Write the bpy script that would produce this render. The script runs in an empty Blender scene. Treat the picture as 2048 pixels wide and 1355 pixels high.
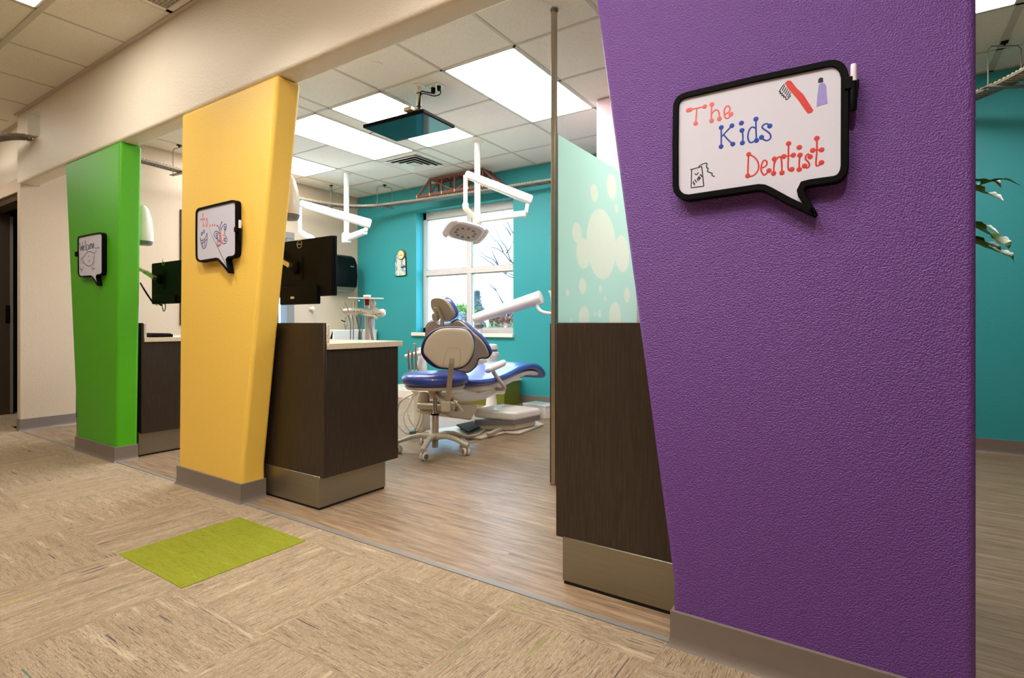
import bpy, bmesh, math, random
from mathutils import Vector, Matrix
random.seed(7)
S = bpy.context.scene
C = S.collection

# ---------------------------------------------------------------- camera
W_, H_ = 2048.0, 1355.0
HY, CX, EYE = 646.0, 1024.0, 0.92            # horizon row, centre column, eye height (m)
F_ = math.sqrt((1024 + 620) * (1750 - 1024))  # focal length in pixels of the 2048 frame
A_ = math.atan((1750 - 1024) / F_)
FWD = Vector((-math.sin(A_), math.cos(A_), 0)); RGT = Vector((math.cos(A_), math.sin(A_), 0))
cam = bpy.data.cameras.new('camera'); camo = bpy.data.objects.new('camera', cam); C.objects.link(camo)
camo.location = (0, 0, EYE); camo.rotation_euler = (math.pi / 2, 0, A_)
cam.sensor_width = 36; cam.lens = F_ / W_ * 36; cam.shift_y = -(H_ / 2 - HY) / W_
cam.clip_start = 0.02; cam.clip_end = 300
S.camera = camo
S.view_settings.view_transform = 'Standard'
S.view_settings.look = 'None'
S.view_settings.gamma = 1.0
S.view_settings.use_curve_mapping = False
S.view_settings.exposure = 0.35

# ---------------------------------------------------------------- world (bright overcast sky)
w = bpy.data.worlds.new('world'); S.world = w; w.use_nodes = True
bg = w.node_tree.nodes['Background']; bg.inputs[0].default_value = (0.42, 0.70, 1.0, 1); bg.inputs[1].default_value = 8.0

PANEL = 15.0    # radiance of the ceiling light diffusers
CAN_W = 85.0    # watts of each corridor downlight

def area(name, loc, size, power, col, rot=(0, 0, 0), shape='SQUARE', size_y=None, spread=None):
    l = bpy.data.lights.new(name, 'AREA'); l.energy = power; l.color = col; l.size = size; l.shape = shape
    if size_y: l.shape = 'RECTANGLE'; l.size_y = size_y
    if spread: l.spread = spread
    o = bpy.data.objects.new(name, l); C.objects.link(o); o.location = loc; o.rotation_euler = rot
    return o

# ---------------------------------------------------------------- where a sight line meets a plane
def ray(u, v): return FWD * F_ + RGT * (u - CX) + Vector((0, 0, HY - v))
def on(u, v, ax, val):
    d = ray(u, v); o = Vector((0, 0, EYE)); t = (val - o[ax]) / d[ax]; return o + d * t
def onX(u, v, x): return on(u, v, 0, x)
def onY(u, v, y): return on(u, v, 1, y)
def onZ(u, v, z): return on(u, v, 2, z)
def at(u, v, d): return Vector((0, 0, EYE)) + ray(u, v) * (d / F_)
def onP(u, v, p0, n):
    d = ray(u, v); o = Vector((0, 0, EYE)); return o + d * ((p0 - o).dot(n) / d.dot(n))

# ---------------------------------------------------------------- materials
def lin(c):
    return tuple(((x / 255) / 12.92 if x / 255 <= .04045 else ((x / 255 + .055) / 1.055) ** 2.4) for x in c) + (1,)
MATS = {}
class NT:
    def __init__(s, name):
        s.m = bpy.data.materials.new(name); s.m.use_nodes = True; s.t = s.m.node_tree
        s.b = s.t.nodes['Principled BSDF']
    def n(s, typ, **kw):
        x = s.t.nodes.new(typ)
        for k, v in kw.items():
            if k.startswith('i_'):
                k = k[2:]; k = int(k) if k.isdigit() else k
                x.inputs[k].default_value = v
            else: setattr(x, k, v)
        return x
    def l(s, a, b): s.t.links.new(a, b)
    def mix(s, fac, a, b):
        x = s.n('ShaderNodeMix', data_type='RGBA')
        for sock, val in ((x.inputs[0], fac), (x.inputs[6], a), (x.inputs[7], b)):
            if hasattr(val, 'links'): s.l(val, sock)
            else: sock.default_value = val
        return x.outputs[2]
    def math(s, op, a, b=None, c=None):
        x = s.n('ShaderNodeMath', operation=op)
        for i, val in enumerate((a, b, c)):
            if val is None: continue
            if hasattr(val, 'links'): s.l(val, x.inputs[i])
            else: x.inputs[i].default_value = val
        return x.outputs[0]
    def ramp(s, fac, stops):
        x = s.n('ShaderNodeValToRGB'); s.l(fac, x.inputs[0])
        e = x.color_ramp.elements
        e[0].position, e[0].color = stops[0]; e[1].position, e[1].color = stops[-1]
        for p, c in stops[1:-1]:
            k = e.new(p); k.color = c
        return x.outputs[0]
    def coords(s, scale=(1, 1, 1), world=True):
        if world: g = s.n('ShaderNodeNewGeometry').outputs['Position']
        else: g = s.n('ShaderNodeTexCoord').outputs['Object']
        m = s.n('ShaderNodeMapping'); m.inputs['Scale'].default_value = scale; s.l(g, m.inputs[0]); return m.outputs[0]
    def noise(s, vec, scale, detail=3, rough=.5):
        x = s.n('ShaderNodeTexNoise'); x.inputs['Scale'].default_value = scale; x.inputs['Detail'].default_value = detail
        x.inputs['Roughness'].default_value = rough; s.l(vec, x.inputs['Vector']); return x.outputs['Fac']
    def bump(s, h, strength, dist=.01):
        x = s.n('ShaderNodeBump'); x.inputs['Strength'].default_value = strength; x.inputs['Distance'].default_value = dist
        s.l(h, x.inputs['Height']); s.l(x.outputs[0], s.b.inputs['Normal'])

def plain(name, col, rough=.5, metal=0, coat=0, emis=None, estr=0, var=.06, vs=30, bump=0, bs=200, spec=.5):
    k = NT(name); c = lin(col)
    if var:
        f = k.noise(k.coords(), vs, 3)
        a = tuple(x * (1 - var) for x in c[:3]) + (1,); b = tuple(min(1, x * (1 + var)) for x in c[:3]) + (1,)
        k.l(k.mix(f, a, b), k.b.inputs['Base Color'])
    else: k.b.inputs['Base Color'].default_value = c
    k.b.inputs['Roughness'].default_value = rough; k.b.inputs['Metallic'].default_value = metal
    k.b.inputs['Coat Weight'].default_value = coat; k.b.inputs['Specular IOR Level'].default_value = spec
    if estr:
        k.b.inputs['Emission Color'].default_value = emis; k.b.inputs['Emission Strength'].default_value = estr
    if bump: k.bump(k.noise(k.coords(), bs, 2), bump, .002)
    MATS[name] = k.m; return k.m

def paint(name, col, strength=.35, scale=110, rough=.5):
    """rolled wall paint with an orange peel texture"""
    k = NT(name); c = lin(col)
    k.b.inputs['Base Color'].default_value = c
    k.b.inputs['Roughness'].default_value = rough; k.b.inputs['Specular IOR Level'].default_value = .4
    n = k.noise(k.coords(), scale, 2, .45)
    k.bump(k.ramp(n, [(.35, (0, 0, 0, 1)), (.62, (1, 1, 1, 1))]), strength, .004)
    MATS[name] = k.m; return k.m

paint('beige_paint', (204, 184, 160), .2)
paint('cream_paint', (236, 224, 204), .25)
paint('teal_paint', (50, 156, 160), .2)
paint('purple_paint', (110, 67, 144), .5, 270, .42)
paint('yellow_paint', (252, 206, 90), .2, 290, .45)
paint('green_paint', (78, 172, 12), .2, 290, .45)
paint('pink_paint', (235, 205, 215), .2)
plain('base_vinyl', (122, 110, 102), .42)
plain('white_plastic', (236, 230, 220), .28, coat=.2, var=.02)
plain('shell_beige', (214, 200, 178), .35, var=.03)
plain('shell_grey', (190, 176, 156), .4, var=.03)
plain('grey_plastic', (120, 118, 112), .4)
plain('blue_vinyl', (56, 74, 158), .34, coat=.25, var=.05, vs=12)
plain('navy_vinyl', (22, 30, 84), .4)
plain('black_plastic', (10, 9, 9), .6, var=.2, spec=.08)
plain('black_gloss', (9, 10, 11), .35, var=.1, spec=.14)
plain('chrome', (205, 200, 192), .2, metal=1, var=.02)
plain('satin_aluminium', (178, 168, 152), .35, metal=1, var=.03)
plain('painted_grey_metal', (128, 124, 120), .45, var=.04)
plain('nylon_grey', (190, 178, 156), .42, var=.03)
plain('marker_red', (205, 52, 48), .5, var=.25, vs=200)
plain('marker_coral', (226, 104, 98), .5, var=.15, vs=200)
plain('marker_blue', (20, 62, 160), .5, var=.2, vs=200)
plain('marker_navy', (60, 62, 120), .5, var=.2, vs=200)
plain('marker_black', (24, 22, 30), .5, var=.2, vs=200)
plain('marker_lilac', (150, 138, 205), .5, var=.15, vs=150)
plain('window_frame_paint', (214, 208, 204), .4, var=.03)
plain('recess_grey', (66, 68, 60), .8, spec=.1)
plain('lime_laminate', (112, 116, 22), .4, var=.05)
plain('rust_brown', (112, 58, 40), .5, var=.2, vs=60)
plain('tan_wood', (214, 180, 110), .5, var=.15, vs=80)
plain('dark_door', (64, 52, 38), .45, var=.1)
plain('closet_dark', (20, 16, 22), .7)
plain('red_liquid', (165, 20, 30), .2)
plain('leaf_green', (70, 108, 22), .45, var=.25, vs=20)
plain('cane_brown', (120, 92, 60), .8, var=.2)
plain('pot_white', (225, 222, 214), .4)
plain('hose_grey', (142, 138, 140), .45)
plain('hose_teal', (70, 120, 122), .45)
plain('cap_clear', (235, 225, 232), .2, var=.02)
plain('bark', (88, 74, 72), .85, var=.2)
plain('hedge_leaf', (92, 104, 66), .9, var=.3, vs=3)
plain('tree_leaf', (110, 140, 60), .9, var=.3, vs=3)
plain('conifer_leaf', (92, 98, 96), .9, var=.3, vs=3)
plain('brick_far', (180, 130, 112), .9, var=.15, vs=2)
plain('sign_red', (225, 50, 80), .6)
plain('ceiling_bar', (206, 198, 184), .5, var=.02)
plain('grey_bar', (176, 172, 162), .45, var=.03)
plain('dark_hole', (18, 17, 16), .8)
plain('lamp_lens', (120, 108, 96), .15, metal=.4, var=.2, vs=90)
plain('clock_face', (240, 226, 160), .5, var=.05)
plain('sill_white', (238, 230, 216), .35, var=.02)

def mat_ceiling():
    k = NT('ceiling_tile'); p = k.coords()
    n = k.noise(p, 160, 3, .7)
    k.l(k.mix(k.ramp(n, [(.3, (0, 0, 0, 1)), (.55, (1, 1, 1, 1))]), lin((226, 218, 204)), lin((244, 238, 228))), k.b.inputs['Base Color'])
    k.b.inputs['Roughness'].default_value = .9
    k.bump(n, .3, .003); MATS['ceiling_tile'] = k.m
mat_ceiling()

def mat_diffuser(name, col, s):
    k = NT(name)
    n = k.noise(k.coords(), 300, 1)
    k.b.inputs['Base Color'].default_value = (.9, .9, .9, 1)
    k.l(k.mix(n, tuple(c * .98 for c in col[:3]) + (1,), col), k.b.inputs['Emission Color'])
    k.b.inputs['Emission Strength'].default_value = s; MATS[name] = k.m
mat_diffuser('diffuser_cool', (1.0, .97, .95, 1), PANEL)
mat_diffuser('diffuser_warm', (1.0, .95, .86, 1), PANEL * .8)
mat_diffuser('can_lens', (1.0, .92, .80, 1), 12)

def mat_wood(name, base, hi, rough=.35, plank=True, lo=None):
    """long grain running along x"""
    k = NT(name); p = k.coords()
    br = k.n('ShaderNodeTexBrick'); k.l(p, br.inputs['Vector'])
    br.offset = .37; br.inputs['Scale'].default_value = 1; br.inputs['Brick Width'].default_value = 1.22
    br.inputs['Row Height'].default_value = .152; br.inputs['Mortar Size'].default_value = .0008
    br.inputs['Color1'].default_value = (0.25, .25, .25, 1); br.inputs['Color2'].default_value = (.75, .75, .75, 1)
    br.inputs['Mortar'].default_value = (0, 0, 0, 1); br.inputs['Bias'].default_value = 0
    sh = k.n('ShaderNodeVectorMath', operation='MULTIPLY_ADD'); k.l(br.outputs['Color'], sh.inputs[0])
    sh.inputs[1].default_value = (9, 3, 5); k.l(p, sh.inputs[2])
    m = k.n('ShaderNodeMapping'); m.inputs['Scale'].default_value = (1.6, 22, 1); k.l(sh.outputs[0], m.inputs[0])
    g = k.noise(m.outputs[0], 2.2, 8, .68)
    m2 = k.n('ShaderNodeMapping'); m2.inputs['Scale'].default_value = (8, 160, 1); k.l(sh.outputs[0], m2.inputs[0])
    g2 = k.noise(m2.outputs[0], 1.5, 4, .7)
    c = k.ramp(g, [(.28, lin(lo or (94, 73, 55))), (.45, lin(base)), (.62, lin(hi))])
    c = k.mix(k.ramp(g2, [(.3, (.55, .55, .55, 1)), (.5, (0, 0, 0, 1))]), c, lin(lo or (94, 73, 56)))
    tone = k.math('MULTIPLY_ADD', br.outputs['Fac'], -.25, 1.0)
    hsv = k.n('ShaderNodeHueSaturation'); k.l(c, hsv.inputs['Color'])
    v = k.math('MULTIPLY_ADD', k.noise(sh.outputs[0], .7, 2), .35, .83)
    v = k.math('MULTIPLY', v, tone)
    k.l(v, hsv.inputs['Value']); k.l(hsv.outputs[0], k.b.inputs['Base Color'])
    k.b.inputs['Roughness'].default_value = rough
    k.bump(g2, .12, .001); MATS[name] = k.m
mat_wood('vinyl_plank', (138, 113, 88), (164, 140, 114), .38)

def mat_dark_wood():
    k = NT('dark_laminate'); p = k.coords((220, 220, 9))
    n = k.noise(p, 1, 5, .65)
    q = k.coords((14, 14, 500)); n2 = k.noise(q, 1, 2)
    c = k.ramp(n, [(.3, lin((34, 24, 15))), (.5, lin((48, 36, 24))), (.72, lin((66, 51, 36)))])
    c = k.mix(k.math('MULTIPLY', n2, .25), c, lin((36, 25, 17)))
    k.l(c, k.b.inputs['Base Color']); k.b.inputs['Roughness'].default_value = .42; MATS['dark_laminate'] = k.m
mat_dark_wood()

def mat_brushed():
    k = NT('brushed_steel'); p = k.coords((6, 6, 900)); n = k.noise(p, 1, 3)
    k.l(k.mix(n, lin((132, 125, 108)), lin((166, 160, 144))), k.b.inputs['Base Color'])
    k.b.inputs['Metallic'].default_value = .9; k.b.inputs['Roughness'].default_value = .36
    k.bump(n, .08, .001); MATS['brushed_steel'] = k.m
mat_brushed()

def mat_counter():
    k = NT('speckled_counter'); n = k.noise(k.coords(), 260, 2, .6)
    k.l(k.ramp(n, [(.33, lin((150, 128, 100))), (.42, lin((214, 198, 172))), (.6, lin((228, 214, 190))), (.68, lin((246, 238, 222)))]), k.b.inputs['Base Color'])
    k.b.inputs['Roughness'].default_value = .3; MATS['speckled_counter'] = k.m
mat_counter()

def mat_carpet(name, cols, quarter=True, flecks=True):
    k = NT(name); geo = k.n('ShaderNodeNewGeometry').outputs['Position']
    sep = k.n('ShaderNodeSeparateXYZ'); k.l(geo, sep.inputs[0])
    ix = k.math('FLOOR', k.math('MULTIPLY', k.math('ADD', sep.outputs[0], 2.505), 2.0))
    iy = k.math('FLOOR', k.math('MULTIPLY', k.math('ADD', sep.outputs[1], -.94), 2.0))
    par = k.math('FLOORED_MODULO', k.math('ADD', ix, iy), 2.0)
    cell = k.n('ShaderNodeCombineXYZ'); k.l(ix, cell.inputs[0]); k.l(iy, cell.inputs[1])
    wn = k.n('ShaderNodeTexWhiteNoise'); k.l(cell.outputs[0], wn.inputs['Vector'])
    off = k.n('ShaderNodeVectorMath', operation='MULTIPLY_ADD'); k.l(wn.outputs['Color'], off.inputs[0]); off.inputs[1].default_value = (7, 7, 7); k.l(geo, off.inputs[2])
    def streak(sx, sy, det=4, sc=1.0, r=.6):
        m = k.n('ShaderNodeMapping'); m.inputs['Scale'].default_value = (sx, sy, 1); k.l(off.outputs[0], m.inputs[0])
        return k.noise(m.outputs[0], sc, det, r)
    def sel(a, b):
        x = k.n('ShaderNodeMix', data_type='FLOAT'); k.l(par if quarter else k.math('ADD', 0, 0), x.inputs[0]); k.l(a, x.inputs[2]); k.l(b, x.inputs[3]); return x.outputs[0]
    fine = sel(streak(70, 820, 4, 1.0, .8), streak(820, 70, 4, 1.0, .8))
    broad = sel(streak(3, 40, 3), streak(40, 3, 3))
    c = k.ramp(fine, [(.30, lin(cols[0])), (.43, lin(cols[1])), (.56, lin(cols[2])), (.72, lin(cols[3]))])
    c = k.mix(k.ramp(broad, [(.36, (.75, .75, .75, 1)), (.5, (0, 0, 0, 1))]), c, lin(cols[1]))
    c = k.mix(k.ramp(broad, [(.6, (0, 0, 0, 1)), (.7, (.5, .5, .5, 1))]), c, lin(cols[3]))
    sp = k.noise(k.coords((1, 1, 1)), 420, 2, .8)
    c = k.mix(k.ramp(sp, [(.52, (0, 0, 0, 1)), (.60, (.55, .55, .55, 1))]), c, lin(cols[0]))
    dash = sel(streak(18, 340, 1, 1, .4), streak(340, 18, 1, 1, .4))
    c = k.mix(k.ramp(dash, [(.60, (0, 0, 0, 1)), (.66, (.6, .6, .6, 1))]), c, lin(cols[0]))
    if flecks:
        fl = sel(streak(5, 110, 0, 1, .4), streak(110, 5, 0, 1, .4))
        hue = k.n('ShaderNodeTexWhiteNoise'); rr = k.n('ShaderNodeVectorMath', operation='SNAP'); k.l(geo, rr.inputs[0]); rr.inputs[1].default_value = (.25, .25, .25)
        k.l(rr.outputs[0], hue.inputs['Vector'])
        fc = k.ramp(hue.outputs['Value'], [(.0, lin((60, 48, 66))), (.4, lin((70, 62, 90))), (.7, lin((40, 110, 105))), (1, lin((160, 165, 50)))])
        c = k.mix(k.ramp(fl, [(.80, (0, 0, 0, 1)), (.815, (.8, .8, .8, 1))]), c, fc)
    hsv = k.n('ShaderNodeHueSaturation'); k.l(c, hsv.inputs['Color'])
    k.l(k.math('MULTIPLY_ADD', wn.outputs['Value'], .12, .94), hsv.inputs['Value'])
    k.l(hsv.outputs[0], k.b.inputs['Base Color'])
    k.b.inputs['Roughness'].default_value = .95; k.b.inputs['Specular IOR Level'].default_value = .1
    loops = k.noise(k.coords((200, 200, 200)), 1.4, 2)
    k.bump(k.math('ADD', fine, k.math('MULTIPLY', loops, .6)), .6, .004); MATS[name] = k.m
mat_carpet('carpet', [(94, 76, 64), (158, 137, 112), (188, 167, 139), (216, 198, 170)])
mat_carpet('lime_carpet', [(108, 112, 26), (138, 142, 42), (150, 154, 50), (162, 166, 62)], quarter=False, flecks=False)

def mat_frosted(circles):
    """frosted film on glass in the y-z plane, with a printed pattern of paler discs (y, z, radius)"""
    k = NT('frosted_glass'); out = k.t.nodes['Material Output']
    sep = k.n('ShaderNodeSeparateXYZ'); k.l(k.n('ShaderNodeNewGeometry').outputs['Position'], sep.inputs[0]); acc = None
    for y, z, r in circles:
        dy = k.math('SUBTRACT', sep.outputs[1], y); dz = k.math('SUBTRACT', sep.outputs[2], z)
        d = k.math('SQRT', k.math('ADD', k.math('MULTIPLY', dy, dy), k.math('MULTIPLY', dz, dz)))
        c = k.math('LESS_THAN', d, r); acc = c if acc is None else k.math('MAXIMUM', acc, c)
    base = k.mix(acc, lin((214, 234, 226)), lin((238, 240, 228))); tc = k.mix(acc, lin((222, 246, 238)), lin((246, 250, 240)))
    k.l(base, k.b.inputs['Base Color']); k.b.inputs['Roughness'].default_value = .5
    tl = k.n('ShaderNodeBsdfTranslucent'); k.l(tc, tl.inputs[0])
    gl = k.n('ShaderNodeBsdfRefraction'); gl.inputs['Roughness'].default_value = .75; gl.inputs['IOR'].default_value = 1.1; k.l(tc, gl.inputs[0])
    a = k.n('ShaderNodeMixShader'); a.inputs[0].default_value = .55; k.l(k.b.outputs[0], a.inputs[1]); k.l(tl.outputs[0], a.inputs[2])
    b = k.n('ShaderNodeMixShader'); b.inputs[0].default_value = .2; k.l(a.outputs[0], b.inputs[1]); k.l(gl.outputs[0], b.inputs[2])
    k.l(b.outputs[0], out.inputs[0]); MATS['frosted_glass'] = k.m

def mat_glass():
    k = NT('clear_glass'); out = k.t.nodes['Material Output']
    tr = k.n('ShaderNodeBsdfTransparent'); gl = k.n('ShaderNodeBsdfGlossy'); gl.inputs['Roughness'].default_value = .02
    tr.inputs[0].default_value = (.96, .98, 1, 1)
    m = k.n('ShaderNodeMixShader'); m.inputs[0].default_value = .05; k.l(tr.outputs[0], m.inputs[1]); k.l(gl.outputs[0], m.inputs[2])
    k.l(m.outputs[0], out.inputs[0]); MATS['clear_glass'] = k.m
mat_glass()

def mat_whiteboard():
    k = NT('whiteboard'); n = k.noise(k.coords(), 9, 3)
    k.l(k.mix(n, lin((212, 210, 224)), lin((220, 216, 230))), k.b.inputs['Base Color'])
    k.b.inputs['Roughness'].default_value = .12; k.b.inputs['Coat Weight'].default_value = .3; k.b.inputs['Coat Roughness'].default_value = .06
    MATS['whiteboard'] = k.m
mat_whiteboard()

def mat_screen():
    """screen glass of the downward facing television, switched off"""
    k = NT('tv_screen'); k.b.inputs['Base Color'].default_value = lin((8, 14, 24)); k.b.inputs['Roughness'].default_value = .06
    k.b.inputs['Specular IOR Level'].default_value = .3; MATS['tv_screen'] = k.m
mat_screen()

def mat_clock_art():
    k = NT('clock_artwork'); n = k.n('ShaderNodeTexVoronoi'); n.inputs['Scale'].default_value = 26; k.l(k.coords(), n.inputs['Vector'])
    f = k.noise(k.coords(), 14, 2)
    k.l(k.ramp(f, [(.3, lin((70, 130, 190))), (.45, lin((150, 200, 205))), (.55, lin((235, 225, 205))), (.7, lin((235, 195, 110)))]), k.b.inputs['Base Color'])
    MATS['clock_artwork'] = k.m
mat_clock_art()

def mat_grass():
    k = NT('lawn'); k.l(k.mix(k.noise(k.coords(), 2, 5), lin((120, 140, 100)), lin((160, 170, 140))), k.b.inputs['Base Color'])
    k.b.inputs['Roughness'].default_value = .95; MATS['lawn'] = k.m
mat_grass()

# ---------------------------------------------------------------- mesh builder
def V(*a): return Vector(a)
class MB:
    def __init__(s): s.bm = bmesh.new()
    def faces(s, vs, fs):
        v = [s.bm.verts.new(p) for p in vs]
        for f in fs:
            try: s.bm.faces.new([v[i] for i in f])
            except ValueError: pass
        return s
    def box(s, a, b):
        x0, x1 = sorted((a[0], b[0])); y0, y1 = sorted((a[1], b[1])); z0, z1 = sorted((a[2], b[2]))
        return s.faces([(x0, y0, z0), (x1, y0, z0), (x1, y1, z0), (x0, y1, z0), (x0, y0, z1), (x1, y0, z1), (x1, y1, z1), (x0, y1, z1)],
                       [(0, 3, 2, 1), (4, 5, 6, 7), (0, 1, 5, 4), (1, 2, 6, 5), (2, 3, 7, 6), (3, 0, 4, 7)])
    def obox(s, c, u, v, w_):
        """box at centre c with half-axis vectors"""
        c, u, v, w_ = map(Vector, (c, u, v, w_))
        P = [c + u * i + v * j + w_ * k for k in (-1, 1) for j in (-1, 1) for i in (-1, 1)]
        return s.faces(P, [(0, 2, 3, 1), (4, 5, 7, 6), (0, 1, 5, 4), (1, 3, 7, 5), (3, 2, 6, 7), (2, 0, 4, 6)])
    def beam(s, p, q, wd, ht, up=V(0, 0, 1)):
        p, q = Vector(p), Vector(q); d = (q - p); a = d.cross(up)
        if a.length < 1e-6: a = d.cross(V(1, 0, 0))
        a.normalize(); b = a.cross(d).normalized()
        return s.obox((p + q) / 2, d / 2, a * wd / 2, b * ht / 2)
    def prism(s, pts, ex):
        """closed polygon of 3D points pushed along ex"""
        pts = [Vector(p) for p in pts]; n = len(pts); ex = Vector(ex)
        vs = pts + [p + ex for p in pts]
        fs = [tuple(range(n))[::-1], tuple(range(n, 2 * n))] + [(i, (i + 1) % n, n + (i + 1) % n, n + i) for i in range(n)]
        return s.faces(vs, fs)
    def tube(s, pts, r, seg=10, caps=True, closed=False):
        pts = [Vector(p) for p in pts]; n = len(pts); rs = r if isinstance(r, (list, tuple)) else [r] * n
        ring = []; prev = None
        for i, p in enumerate(pts):
            if closed: t = pts[(i + 1) % n] - pts[i - 1]
            else: t = pts[min(i + 1, n - 1)] - pts[max(i - 1, 0)]
            if t.length < 1e-9: t = V(0, 0, 1)
            t.normalize()
            if prev is None:
                a = t.orthogonal().normalized()
            else:
                a = prev - t * prev.dot(t)
                a = a.normalized() if a.length > 1e-6 else t.orthogonal().normalized()
            prev = a; b = t.cross(a)
            ring.append([s.bm.verts.new(p + (a * math.cos(2 * math.pi * j / seg) + b * math.sin(2 * math.pi * j / seg)) * rs[i]) for j in range(seg)])
        for i in range(n - (0 if closed else 1)):
            A, B = ring[i], ring[(i + 1) % n]
            for j in range(seg): s.bm.faces.new((A[j], A[(j + 1) % seg], B[(j + 1) % seg], B[j]))
        if caps and not closed:
            s.bm.faces.new(ring[0][::-1]); s.bm.faces.new(ring[-1])
        return s
    def lathe(s, base, prof, axis=V(0, 0, 1), seg=24, sx=1.0):
        """profile list of (radius, height) around axis from base"""
        base = Vector(base); axis = Vector(axis).normalized(); a = axis.orthogonal().normalized()
        if abs(axis.z) > .99: a = V(1, 0, 0)
        b = axis.cross(a); ring = []
        for r, h in prof:
            r = max(r, 1e-4)
            ring.append([s.bm.verts.new(base + axis * h + a * math.cos(2 * math.pi * j / seg) * r * sx + b * math.sin(2 * math.pi * j / seg) * r) for j in range(seg)])
        for A, B in zip(ring, ring[1:]):
            for j in range(seg): s.bm.faces.new((A[j], A[(j + 1) % seg], B[(j + 1) % seg], B[j]))
        s.bm.faces.new(ring[0][::-1]); s.bm.faces.new(ring[-1]); return s
    def ball(s, c, r, sc=(1, 1, 1), seg=16):
        m = Matrix.Translation(Vector(c)) @ Matrix.Diagonal((r * sc[0], r * sc[1], r * sc[2], 1))
        bmesh.ops.create_uvsphere(s.bm, u_segments=seg, v_segments=max(6, seg // 2), radius=1, matrix=m); return s
    def loft(s, rings, caps=True):
        R = [[s.bm.verts.new(p) for p in r] for r in rings]; n = len(R[0])
        for A, B in zip(R, R[1:]):
            for j in range(n): s.bm.faces.new((A[j], A[(j + 1) % n], B[(j + 1) % n], B[j]))
        if caps: s.bm.faces.new(R[0][::-1]); s.bm.faces.new(R[-1])
        return s
    def build(s, name, mat, parent=None, bevel=0, seg=3, smooth=True, sub=0, label=None, angle=35):
        bmesh.ops.recalc_face_normals(s.bm, faces=s.bm.faces[:])
        me = bpy.data.meshes.new(name); s.bm.to_mesh(me); s.bm.free()
        mats = mat if isinstance(mat, (list, tuple)) else [mat]
        for m in mats: me.materials.append(MATS[m])
        o = bpy.data.objects.new(name, me); C.objects.link(o)
        if bevel:
            b = o.modifiers.new('bevel', 'BEVEL'); b.width = bevel; b.segments = seg; b.limit_method = 'ANGLE'; b.angle_limit = math.radians(30)
        if sub:
            q = o.modifiers.new('sub', 'SUBSURF'); q.levels = sub; q.render_levels = sub
        if smooth:
            for f in me.polygons: f.use_smooth = True
            if not sub: me.set_sharp_from_angle(angle=math.radians(angle))
        if parent is not None:
            o.parent = parent
            o.matrix_parent_inverse = Matrix.Translation(-Vector(parent.location)) if parent.type == 'EMPTY' else Matrix.Identity(4)
        if label: o['label'] = label
        return o
def thing(name, label, cat, loc=(0, 0, 0), group=None):
    o = bpy.data.objects.new(name, None); C.objects.link(o); o.location = loc; o.empty_display_size = .05
    o['label'] = label; o['category'] = cat
    if group: o['group'] = group
    return o
def tag(o, label, cat, group=None):
    o['label'] = label; o['category'] = cat
    if group: o['group'] = group
    return o
def struct(o): o['kind'] = 'structure'; return o
def arc(c, r, a0, a1, n, ax=(V(1, 0, 0), V(0, 1, 0))):
    return [Vector(c) + ax[0] * math.cos(a0 + (a1 - a0) * i / n) * r + ax[1] * math.sin(a0 + (a1 - a0) * i / n) * r for i in range(n + 1)]
def smooth_path(pts, n=8, closed=False):
    pts = [Vector(p) for p in pts]; out = []; m = len(pts)
    rng = range(m) if closed else range(m - 1)
    for i in rng:
        g = (lambda k: pts[k % m]) if closed else (lambda k: pts[min(max(k, 0), m - 1)])
        p0, p1, p2, p3 = g(i - 1), g(i), g(i + 1), g(i + 2)
        for j in range(n):
            t = j / n
            out.append(.5 * ((2 * p1) + (p2 - p0) * t + (2 * p0 - 5 * p1 + 4 * p2 - p3) * t * t + (3 * p1 - p0 - 3 * p2 + p3) * t ** 3))
    if not closed: out.append(pts[-1])
    return out
#SECTION_END
# ================================================================ SETTING
CZ, FY, FB = 2.71, 1.56, 1.69        # ceiling height, face and back of the corridor partition
SOF = 2.115                          # underside of the header
struct(MB().box((-6.4, FY + .022, -.1), (3.6, 5.6, 0)).build('floor', 'vinyl_plank', smooth=False))
struct(MB().box((-9, -2.3, -.1), (3.6, FY, 0)).box((-9, FY, -.1), (-6.15, 2.6, 0)).build('floor', 'carpet', smooth=False))
struct(MB().box((-6.1, FY, -.1), (3.6, FY + .022, .003)).build('trim_1', 'painted_grey_metal', smooth=False))
tag(MB().box((-2.509, .944, -.01), (-2.003, 1.441, .002)).build('carpet_tile', 'lime_carpet', smooth=False),
    'single lime green carpet tile set in the beige corridor carpet', 'carpet tile')

ceil_o = struct(MB().box((-9, -2.3, CZ), (3.6, 5.6, CZ + .06)).build('ceiling', 'ceiling_tile', smooth=False))
g = MB(); b_ = MB()
def bar(m, x0, y0, x1, y1, w_=.022, h=.004):
    if abs(x1 - x0) > abs(y1 - y0): m.box((x0, y0 - w_ / 2, CZ - h), (x1, y0 + w_ / 2, CZ))
    else: m.box((x0 - w_ / 2, y0, CZ - h), (x0 + w_ / 2, y1, CZ))
GX = [-5.80, -5.185, -4.575, -3.965, -3.79, -3.175, -2.555, -1.935, -1.325]
GY = [1.72, 2.94, 3.55, 4.16, 4.77]
for x in GX: bar(g, x, FB, x, 5.29)
for y in GY: bar(g, -6.15, y, -1.2, y)
for x in (-.60, .0, .68, 1.29, 1.9, 2.5): bar(g, x, FB, x, 5.12, .022 if abs(x - .68) > .01 else .04)
for y in (2.9, 4.12, 4.73): bar(g, -1.2, y, 3.5, y)
bar(g, -6.15, 5.27, -1.2, 5.27, .03); bar(g, -1.2, 5.105, 3.5, 5.105, .03); bar(g, -6.155, FB, -6.155, 5.29, .03)
for x in [-3.385 + .602 * i for i in range(-9, 12)]: bar(b_, x, -2.2, x, FY, .014)
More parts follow.
